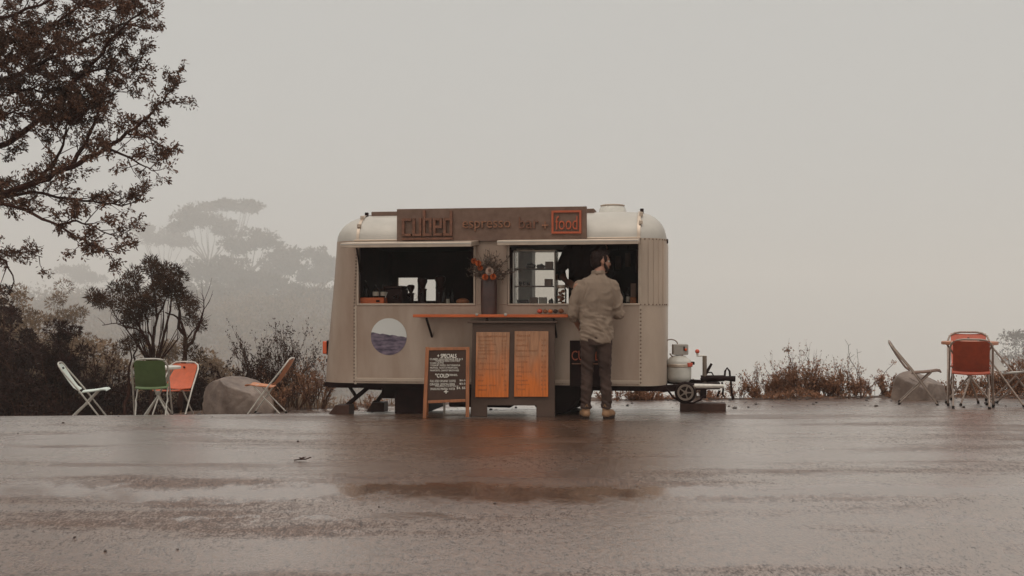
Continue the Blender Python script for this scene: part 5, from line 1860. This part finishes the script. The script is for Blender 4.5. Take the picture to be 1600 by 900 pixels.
for pix, r0 in stems[1:] + crooked[1:]:
    P = wobble([L_(x, y, d + rnd.uniform(-.15, .15)) for x, y in pix], .06, 3)
    g.tube(P, radii(len(P), r0, .006), 6)
    for k in range(10):
        i = rnd.randint(len(P) // 2, len(P) - 1)
        e = P[i] + (Vector((rnd.uniform(-.5, .5), rnd.uniform(-.3, .3), rnd.uniform(.1, 1)))).normalized() * rnd.uniform(.15, .4)
        g.tube([P[i], P[i].lerp(e, .5) + rv(.03), e], [.005, .004, .002], 4, caps=False)
for k in range(34):
    x = rnd.uniform(205, 285); e = L_(x, rnd.uniform(455, 500), d + rnd.uniform(-.3, .3)); s0 = L_(238 + (x - 238) * .25, 565)
    g.tube(wobble([s0, s0.lerp(e, .5) + Vector(((x - 238) * .003, 0, 0)), e], .04, 2), [.008, .007, .006, .004, .003][:5], 4, caps=False)
g.build('branches', M['bark'], t, smooth=60)
lf = MB()
for px, py, rx, ry, n in ((246, 418, 15, 16, 420), (230, 412, 13, 12, 300), (262, 428, 16, 16, 420), (277, 427, 10, 10, 200), (285, 432, 8, 8, 140), (207, 435, 18, 16, 480), (199, 452, 15, 12, 300),
                        (245, 452, 22, 18, 620), (268, 455, 16, 16, 400), (222, 468, 20, 14, 460), (194, 478, 16, 16, 420), (203, 497, 18, 15, 450), (213, 485, 16, 14, 360), (235, 480, 17, 13, 360),
                        (158, 462, 13, 14, 420), (150, 468, 7, 8, 120), (163, 474, 9, 8, 160), (292, 470, 12, 14, 300), (302, 480, 10, 12, 230), (299, 498, 12, 10, 230), (310, 508, 8, 8, 120), (278, 450, 10, 12, 200),
                        (198, 540, 12, 14, 260), (212, 528, 10, 10, 160), (300, 555, 12, 12, 220), (292, 535, 8, 8, 100), (182, 450, 9, 8, 130), (255, 440, 14, 12, 300)):
    c = L_(px, py, d + rnd.uniform(-.35, .35)); s_ = d / FPX
    for k in range(3):
        o_ = Vector((rnd.uniform(-.5, .5) * rx * s_, rnd.uniform(-.2, .2), rnd.uniform(-.45, .45) * ry * s_))
        clump(lf, c + o_, rx * s_ * .72, rx * s_ * .8, ry * s_ * .72, int(n / 3 * 1.25), .085, .016, .75)
tag(lf.build('crown', M['leaf_needle'], t, smooth=0), kind='stuff')

# --- shrubs along the left edge, front to back
GL = 'shrubs behind the left chairs'
bush('dark_shrub', 'dark dense shrub filling the left edge of the picture behind the mint chair', -60, 62, 470, 18.4, 'leaf_dark', 46, .07, .03, 150, 1.8, group=GL)
bush('dark_shrub', 'dark spiky shrub with tufted tips above and behind the mint chair', 52, 142, 476, 18.0, 'leaf_dark', 34, .09, .018, 170, 1.0, group=GL, radial=.8, cr=.13)
bush('dark_shrub', 'tall ragged dark shrub at the far left under the lowest hanging branch', -50, 48, 425, 20.5, 'leaf_dark', 40, .075, .028, 150, 1.6, group=GL, cr=.14)
bush('dark_shrub', 'low dark shrub between the mint chair and the green chair', 120, 232, 572, 18.2, 'leaf_dark', 26, .06, .025, 140, .9, group=GL)
bush('dark_shrub', 'low dark shrub under the crooked trunk right of the orange chair', 282, 338, 565, 18.0, 'leaf_dark', 18, .07, .02, 140, .8, group=GL, radial=.75)
bush('dark_shrub', 'low dark shrub hidden behind the green and orange chairs', 205, 295, 592, 17.9, 'leaf_dark', 18, .06, .025, 130, .8, group=GL)
bush('dark_shrub', 'low dark shrub at the far left behind the road edge', -40, 125, 568, 17.7, 'leaf_dark', 36, .06, .025, 140, 1.0, group=GL)
twig_shrub('bare_shrub', 'bare dark bush with snaking stems left of the green chair', 168, 18.6, 150, 90, 9, 'leaf_dark', 5, .06, 3, group=GL, r=.022)
twig_shrub('bare_shrub', 'bare thorny bush at the far left with hanging twigs', 40, 18.0, 150, 120, 9, 'leaf_dark', 6, .06, 3, group=GL, r=.02)
GM = 'paler shrubs further down the slope'
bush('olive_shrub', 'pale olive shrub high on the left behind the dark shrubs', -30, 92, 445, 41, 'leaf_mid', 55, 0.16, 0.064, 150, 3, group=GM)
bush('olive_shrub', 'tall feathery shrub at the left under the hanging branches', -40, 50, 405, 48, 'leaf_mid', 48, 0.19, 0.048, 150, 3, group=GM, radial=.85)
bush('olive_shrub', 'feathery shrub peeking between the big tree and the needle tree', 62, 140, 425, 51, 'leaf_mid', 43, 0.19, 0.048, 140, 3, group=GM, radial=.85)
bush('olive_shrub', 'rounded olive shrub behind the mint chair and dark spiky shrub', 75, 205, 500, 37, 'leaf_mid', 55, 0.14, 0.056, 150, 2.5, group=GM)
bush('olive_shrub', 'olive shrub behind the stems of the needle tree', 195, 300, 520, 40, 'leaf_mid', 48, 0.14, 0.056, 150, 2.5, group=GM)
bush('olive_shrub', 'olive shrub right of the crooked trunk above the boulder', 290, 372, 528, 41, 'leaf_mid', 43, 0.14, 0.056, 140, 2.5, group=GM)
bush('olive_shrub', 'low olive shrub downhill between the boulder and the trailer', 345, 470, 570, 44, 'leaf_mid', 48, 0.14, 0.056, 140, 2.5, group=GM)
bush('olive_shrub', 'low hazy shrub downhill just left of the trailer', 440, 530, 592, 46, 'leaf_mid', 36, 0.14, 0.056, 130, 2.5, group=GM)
GT = 'twiggy bushes by the boulder'
twig_shrub('twiggy_bush', 'brown twiggy bush right behind the large boulder', 385, 17.4, 95, 75, 16, 'leaf_dark', 9, .045, 3, group=GT)
twig_shrub('twiggy_bush', 'taller bare twiggy bush behind the faded orange chair', 425, 17.6, 125, 70, 13, 'leaf_dark', 5, .04, 4, group=GT, spread=.42)
twig_shrub('twiggy_bush', 'thin bare bush between the faded orange chair and the trailer', 465, 17.2, 85, 46, 8, 'leaf_dry', 4, .04, 3, group=GT)
twig_shrub('twiggy_bush', 'upright brown bush beside the trailer tail', 497, 17.0, 72, 36, 9, 'leaf_dry', 7, .045, 3, group=GT, spread=.3)
twig_shrub('twiggy_bush', 'low brown bush under the seat of the faded orange chair', 440, 16.9, 48, 80, 14, 'leaf_dry', 7, .04, 3, group=GT)

# --- dry grass along the broken edge of the road
lf = MB()
for k in range(5200):
    x = rnd.uniform(-9.5, 9.0)
    if 1.6 < x < 8.5 and rnd.random() < .35:
        continue
    y = edge(x) + rnd.uniform(-.1, .75)
    z = min(terrain_z(x, y), road_z(x, min(y, edge(x)))) - .02
    left = x < -1.2
    h = rnd.uniform(.08, .40 if left and x > -4.2 else .22) * (1 if left else .6)
    lf.leaf(Vector((x, y, z)), Vector((rnd.uniform(-.35, .35), rnd.uniform(-.3, .3), 1)), h, rnd.uniform(.008, .016))
tag(lf.build('dry_grass', M['straw'], None, smooth=0), 'dead straw and grass along the edge of the road', 'grass', kind='stuff')

# --- dry weeds on the right edge
GW = 'dry weeds along the right road edge'
def weed(label, px, hp, wp, stems, leafn, d=15.75, depth=2, leafL=.04, m='leaf_dry', r=.006, spread=.5):
    x = (px - 800) * d / FPX
    return twig_shrub('dry_weed', label, px, d, hp * .8, wp, max(6, int(stems * .8)), m, leafn, leafL, depth, base=road_z(x, min(d, edge(x))) - .06, group=GW, r=r, spread=spread, cat='weed')
weed('low rusty weed nearest the trailer coupling', 1153, 50, 30, 10, 6)
weed('low rusty weed mound right of the trailer drawbar', 1196, 40, 50, 26, 8, depth=2)
weed('thick rust coloured weed in the left half of the right verge', 1224, 58, 46, 34, 9)
weed('tallest bushy weed in the middle of the right verge', 1262, 74, 52, 34, 8)
weed('dense low weed right of the tallest bushy weed', 1290, 52, 46, 32, 9)
weed('thin open weed with seed heads right of the dense low weed', 1318, 66, 46, 14, 4)
weed('short weed at the foot of the long bare stalks', 1342, 40, 36, 14, 5)
weed('small leafy weed beside the cut face of the angular boulder', 1388, 50, 26, 14, 7)
weed('rusty weed under the red chairs', 1500, 46, 70, 30, 8)
weed('dense rusty weed right of the red chairs', 1570, 62, 80, 44, 10)
weed('tangled rusty weed at the right edge of the picture', 1612, 76, 60, 34, 10)
weed('leafy rusty weed seen under the trailer near its nose', 1010, 36, 70, 26, 8, 15.6)
weed('sparse weed seen under the trailer behind the customer', 958, 34, 40, 10, 6, 15.6)
weed('rusty weed seen behind the jockey wheel', 1090, 40, 60, 22, 7, 15.6)
weed('pale weed seen behind the rear corner steadies', 575, 34, 80, 22, 5, 16.4)
for k, (px, hp_) in enumerate(((1186, 66), (1210, 72), (1238, 84), (1272, 92), (1300, 74), (1330, 58), (1364, 44), (1588, 90))):
    weed(('thin sprig at the left end of the right verge', 'thin sprig left of the tallest stalk', 'airy tall sprig under the three-tufted stalk', 'airy sprig over the tallest bushy weed', 'thin sprig right of the tallest bushy weed', 'short open sprig left of the long bare stalks', 'short open sprig right of the long bare stalks', 'airy tall sprig behind the grey chair')[k],
         px, hp_ * 1.2, 22, 7, 3, 15.8, 2, .035, r=.004, spread=.38)
lf = MB()
for k in range(9000):
    px = rnd.choice((rnd.uniform(1160, 1350), rnd.uniform(1180, 1310), rnd.uniform(1480, 1640), rnd.uniform(1376, 1400), rnd.uniform(985, 1130)))
    x = (px - 800) * 15.8 / FPX
    y = edge(x) + rnd.uniform(.0, .5)
    z0 = road_z(x, edge(x)) - .08
    hmax = .06 + .20 * max(0, .55 + noise.noise(Vector((x * 2.1, 4, 1)))) * (1 if 1170 < px < 1340 or px > 1480 else .5)
    lf.leaf(Vector((x, y, z0 + hmax * rnd.random() ** .8)), Vector((rnd.uniform(-1, 1), rnd.uniform(-1, 1), rnd.uniform(-.2, 1))), rnd.uniform(.025, .055), rnd.uniform(.012, .022))
tag(lf.build('ground_cover', M['leaf_dry'], None, smooth=0), 'low rusty ground cover along the right road edge', 'ground cover', kind='stuff')
# long single stalks
def stalk(label, pix, d, heads, r=.005):
    p0 = at(*pix[0], d)
    t = thing('bare_stalk', label, 'stalk', p0, 0, 'long bare stalks on the right verge')
    P = [at(x, y, d) - p0 for x, y in pix]
    P = wobble(P, .03, 4)
    g = MB(); g.tube(P, radii(len(P), r, r * .45), 5)
    for k in range(5):
        i = rnd.randint(3, len(P) - 1); e = P[i] + Vector((rnd.uniform(-.09, .09), 0, rnd.uniform(.02, .1)))
        g.tube([P[i], e], [.003, .002], 4)
    g.build('stem', M['twig'], t, smooth=60)
    lf = MB()
    for x, y in heads:
        clump(lf, at(x, y, d) - p0, .03, .03, .025, 22, .03, .018)
    if lf.v:
        lf.build('seed_head', M['leaf_dry'], t, smooth=0)
stalk('straight stalk with a three-tufted seed head, tallest on the right verge', [(1244, 622), (1243, 592), (1236, 565), (1231, 549)], 15.6, [(1227, 546), (1233, 545), (1230, 549)])
stalk('long stalk leaning right towards the edge-on chair', [(1345, 626), (1356, 608), (1378, 590), (1398, 565)], 15.4, [(1396, 567), (1374, 580)], .007)
stalk('long thin stalk curving up left of the leaning stalk', [(1345, 626), (1343, 590), (1335, 572), (1327, 560), (1326, 540)], 15.4, [(1343, 595)], .007)
stalk('upright thin stalk between the curving and leaning stalks', [(1346, 625), (1345, 595), (1341, 570), (1339, 545)], 15.5, [])
stalk('arched stalk bending left over the rusty weeds', [(1242, 606), (1230, 595), (1213, 588), (1186, 585)], 15.5, [(1206, 588)])
stalk('lower arched stalk reaching left to the trailer coupling', [(1205, 606), (1195, 601), (1182, 597), (1166, 594)], 15.5, [])

# --- trees in the fog
GF = 'gum trees fading into the fog'
def fog_tree(label, crowns, base, d, forks=None, L=3.4, n=560, trunk_r=1.7):
    b = at(base[0], base[1], d); b.z = min(b.z, terrain_z(b.x, d))
    b.y = d
    t = thing('gum_tree', label, 'tree', b, 0, GF)
    s_ = d / FPX
    g = MB(); lf = MB()
    fk = at(*(forks or base), d) - b
    if fk.z < .5:
        fk = Vector((0, 0, max(.6, (at(crowns[0][0], crowns[0][1], d) - b).z * .3)))
    P = wobble([Vector((0, 0, -.3)), fk], .03, 3)
    g.tube(P, radii(len(P), trunk_r, trunk_r * .75), 7); g.build('trunk', M['pale_bark'], t, smooth=60)
    g = MB()
    for cx, cy, rx, ry in crowns:
        ry *= 1.32
        c = at(cx, cy, d) - b
        for k in range(3):
            e = c + Vector((rnd.uniform(-.6, .6) * rx * s_, rnd.uniform(-.5, .5) * rx * s_, -ry * s_ * .1))
            md = fk.lerp(e, .55) + Vector(((fk.x - e.x) * -.1, 0, -.08 * (e - fk).length))
            P = wobble([fk, md, e], .04, 3)
            g.tube(P, radii(len(P), trunk_r * .5, .1), 5, caps=False)
        for k in range(15):
            a = rnd.uniform(0, 2 * math.pi); q = rnd.random() ** .5
            o_ = Vector((math.cos(a) * q * rx * s_, math.sin(a) * q * rx * s_ * .8, rnd.uniform(-.45, .55) * ry * s_ * (1 - .5 * q)))
            qq = rnd.uniform(.24, .46); crown_shell(lf, c + o_, rx * s_ * qq, rx * s_ * qq, ry * s_ * (.22 + qq * .6), n // 8, L)
    g.build('limbs', M['pale_bark'], t, smooth=60)
    tag(lf.build('crown', M['leaf_far'], t, smooth=0), kind='stuff')
fog_tree('flat-topped gum tree, highest of the fog trees, with a forked bare trunk', [(372, 321, 30, 8), (345, 326, 22, 9), (390, 328, 14, 7)], (360, 440), 998, (364, 385))
fog_tree('wide-crowned gum tree left of the flat-topped one in the fog', [(300, 340, 30, 20), (330, 352, 34, 17), (350, 362, 16, 10), (285, 358, 16, 12)], (322, 440), 939, (326, 412))
fog_tree('round-crowned gum tree right of centre among the fog trees', [(392, 378, 38, 18), (415, 384, 20, 12), (375, 392, 18, 14)], (392, 450), 884, (392, 425))
fog_tree('hazy gum tree behind the needle tree, left of the wide-crowned one', [(245, 375, 34, 20), (275, 382, 22, 12), (222, 360, 18, 10)], (255, 470), 1075, (256, 425))
fog_tree('bushy gum tree right of the round-crowned one', [(440, 404, 24, 18), (430, 425, 26, 20), (455, 420, 18, 14)], (438, 470), 864, (438, 445))
fog_tree('separate gum tree nearest the trailer in the fog', [(495, 410, 24, 20), (500, 432, 26, 18), (480, 436, 14, 12), (518, 420, 12, 16)], (498, 480), 884, (497, 455))
fog_tree('low spreading gum tree under the bare forked trunks', [(345, 418, 46, 18), (320, 436, 40, 18), (375, 436, 44, 18), (405, 440, 30, 14)], (350, 490), 806, (350, 455))
fog_tree('faint pale gum tree low behind the hanging branches', [(112, 428, 26, 14), (140, 436, 22, 14)], (120, 490), 1132, (122, 455))
fog_tree('faint fog tree at the right edge behind the weeds', [(1606, 538, 34, 24), (1590, 568, 34, 22), (1618, 585, 40, 28), (1570, 596, 20, 14)], (1600, 640), 352, (1600, 610), 1.1, 360, .4)
fog_tree('broad gum tree filling the slope below the round-crowned one', [(400, 452, 44, 20), (365, 462, 36, 18), (440, 458, 30, 18)], (400, 520), 760, (400, 485))
fog_tree('dark rounded gum tree low on the slope behind the needle tree', [(300, 462, 38, 22), (265, 470, 34, 20), (335, 470, 30, 18)], (300, 530), 720, (300, 495))
fog_tree('low gum tree on the slope left of the needle tree', [(165, 470, 36, 18), (130, 478, 30, 16), (200, 480, 26, 16)], (165, 530), 740, (165, 498))
fog_tree('low gum tree on the slope just left of the trailer', [(490, 470, 34, 20), (465, 480, 28, 16), (520, 478, 26, 18)], (490, 530), 700, (490, 498))
# --- the wooded hillside under them, one mass
lf = MB()
for k in range(2300):
    d = 250 + 570 * rnd.random() ** 1.35
    px = rnd.uniform(-60, 640)
    x = (px - 800) * d / FPX
    z = terrain_z(x, d)
    py = HY - (z - E) * FPX / d
    r = rnd.choice((.8, 1.0, 1.4, 2.0, 2.8)) * rnd.uniform(.8, 1.2) * (.5 + d / 230)
    crown_shell(lf, Vector((x, d, z + r * .35)), r * 1.15, r * 1.15, r * .95, 60, .3 + d * .0026)
tag(lf.build('wooded_hillside', M['leaf_hill'], None, smooth=0), 'bushy hillside fading into fog behind the trailer', 'woodland', kind='stuff')

# ------------------------------------------------------------------ litter on the road
t = thing('fallen_twig', 'small dark twig lying on the wet road left of the trailer', 'twig', Vector((at(471, 706, 8.62).x, 8.62, road_z(at(471, 706, 8.62).x, 8.62))))
g = MB(); g.tube(wobble([(-.06, 0, .006), (0, .01, .012), (.05, .0, .02), (.075, .01, .03)], .05, 2), .005, 5); g.build('stem', M['bark'], t, smooth=60)
lf = MB()
for k in range(5):
    lf.leaf(Vector((rnd.uniform(-.03, .05), 0, .012)), Vector((rnd.uniform(-1, 1), rnd.uniform(-.6, .6), .2)), .05, .015)
lf.build('leaf', M['leaf_dark'], t, smooth=0)
g = MB()
for k in range(240):
    y = rnd.uniform(5.2, 16.5) if k < 60 else rnd.uniform(12.8, 16.9)
    x = rnd.uniform(-.5, .5) * y * 1.05
    z = road_z(x, min(y, edge(x) - .1)); y = min(y, edge(x) - .1)
    r = .0035 + .009 * rnd.random() ** 3 if k < 60 else .006 + .02 * rnd.random() ** 2
    g.ell((x, y, z + r * .4), (r * rnd.uniform(.8, 1.5), r * rnd.uniform(.8, 1.5), r * .7), 6, 4)
tag(g.build('gravel', M['pebble'], None, smooth=60), 'scattered small stones on the wet road', 'gravel', kind='stuff')
lf = MB()
for k in range(420):
    y = rnd.uniform(13.0, 17.0); x = rnd.uniform(-.5, .5) * y * 1.0; y = min(y, edge(x) - .05)
    lf.leaf(Vector((x, y, road_z(x, y) + .006)), Vector((rnd.uniform(-1, 1), rnd.uniform(-1, 1), .08)), rnd.uniform(.03, .07), .02, Vector((0, 0, 1)))
tag(lf.build('leaf_litter', M['leaf_dark'], None, smooth=0), 'fallen brown leaves scattered along the back of the road', 'leaves', kind='stuff')

# ------------------------------------------------------------------ haze
HAZE = 0.0012
g = MB(); g.bx(-1800, 1800, -320, 2800, -312, 92)
hm = bpy.data.materials.new('haze')
hm.use_nodes = True
ht_ = hm.node_tree; ht_.nodes.clear()
ho = ht_.nodes.new('ShaderNodeOutputMaterial'); pv = ht_.nodes.new('ShaderNodeVolumePrincipled')
pv.inputs['Color'].default_value = (.968, .94, .905, 1)
pv.inputs['Density'].default_value = HAZE
pv.inputs['Anisotropy'].default_value = .25
ht_.links.new(pv.outputs[0], ho.inputs['Volume'])
tag(g.build('haze', hm, smooth=0), kind='stuff')
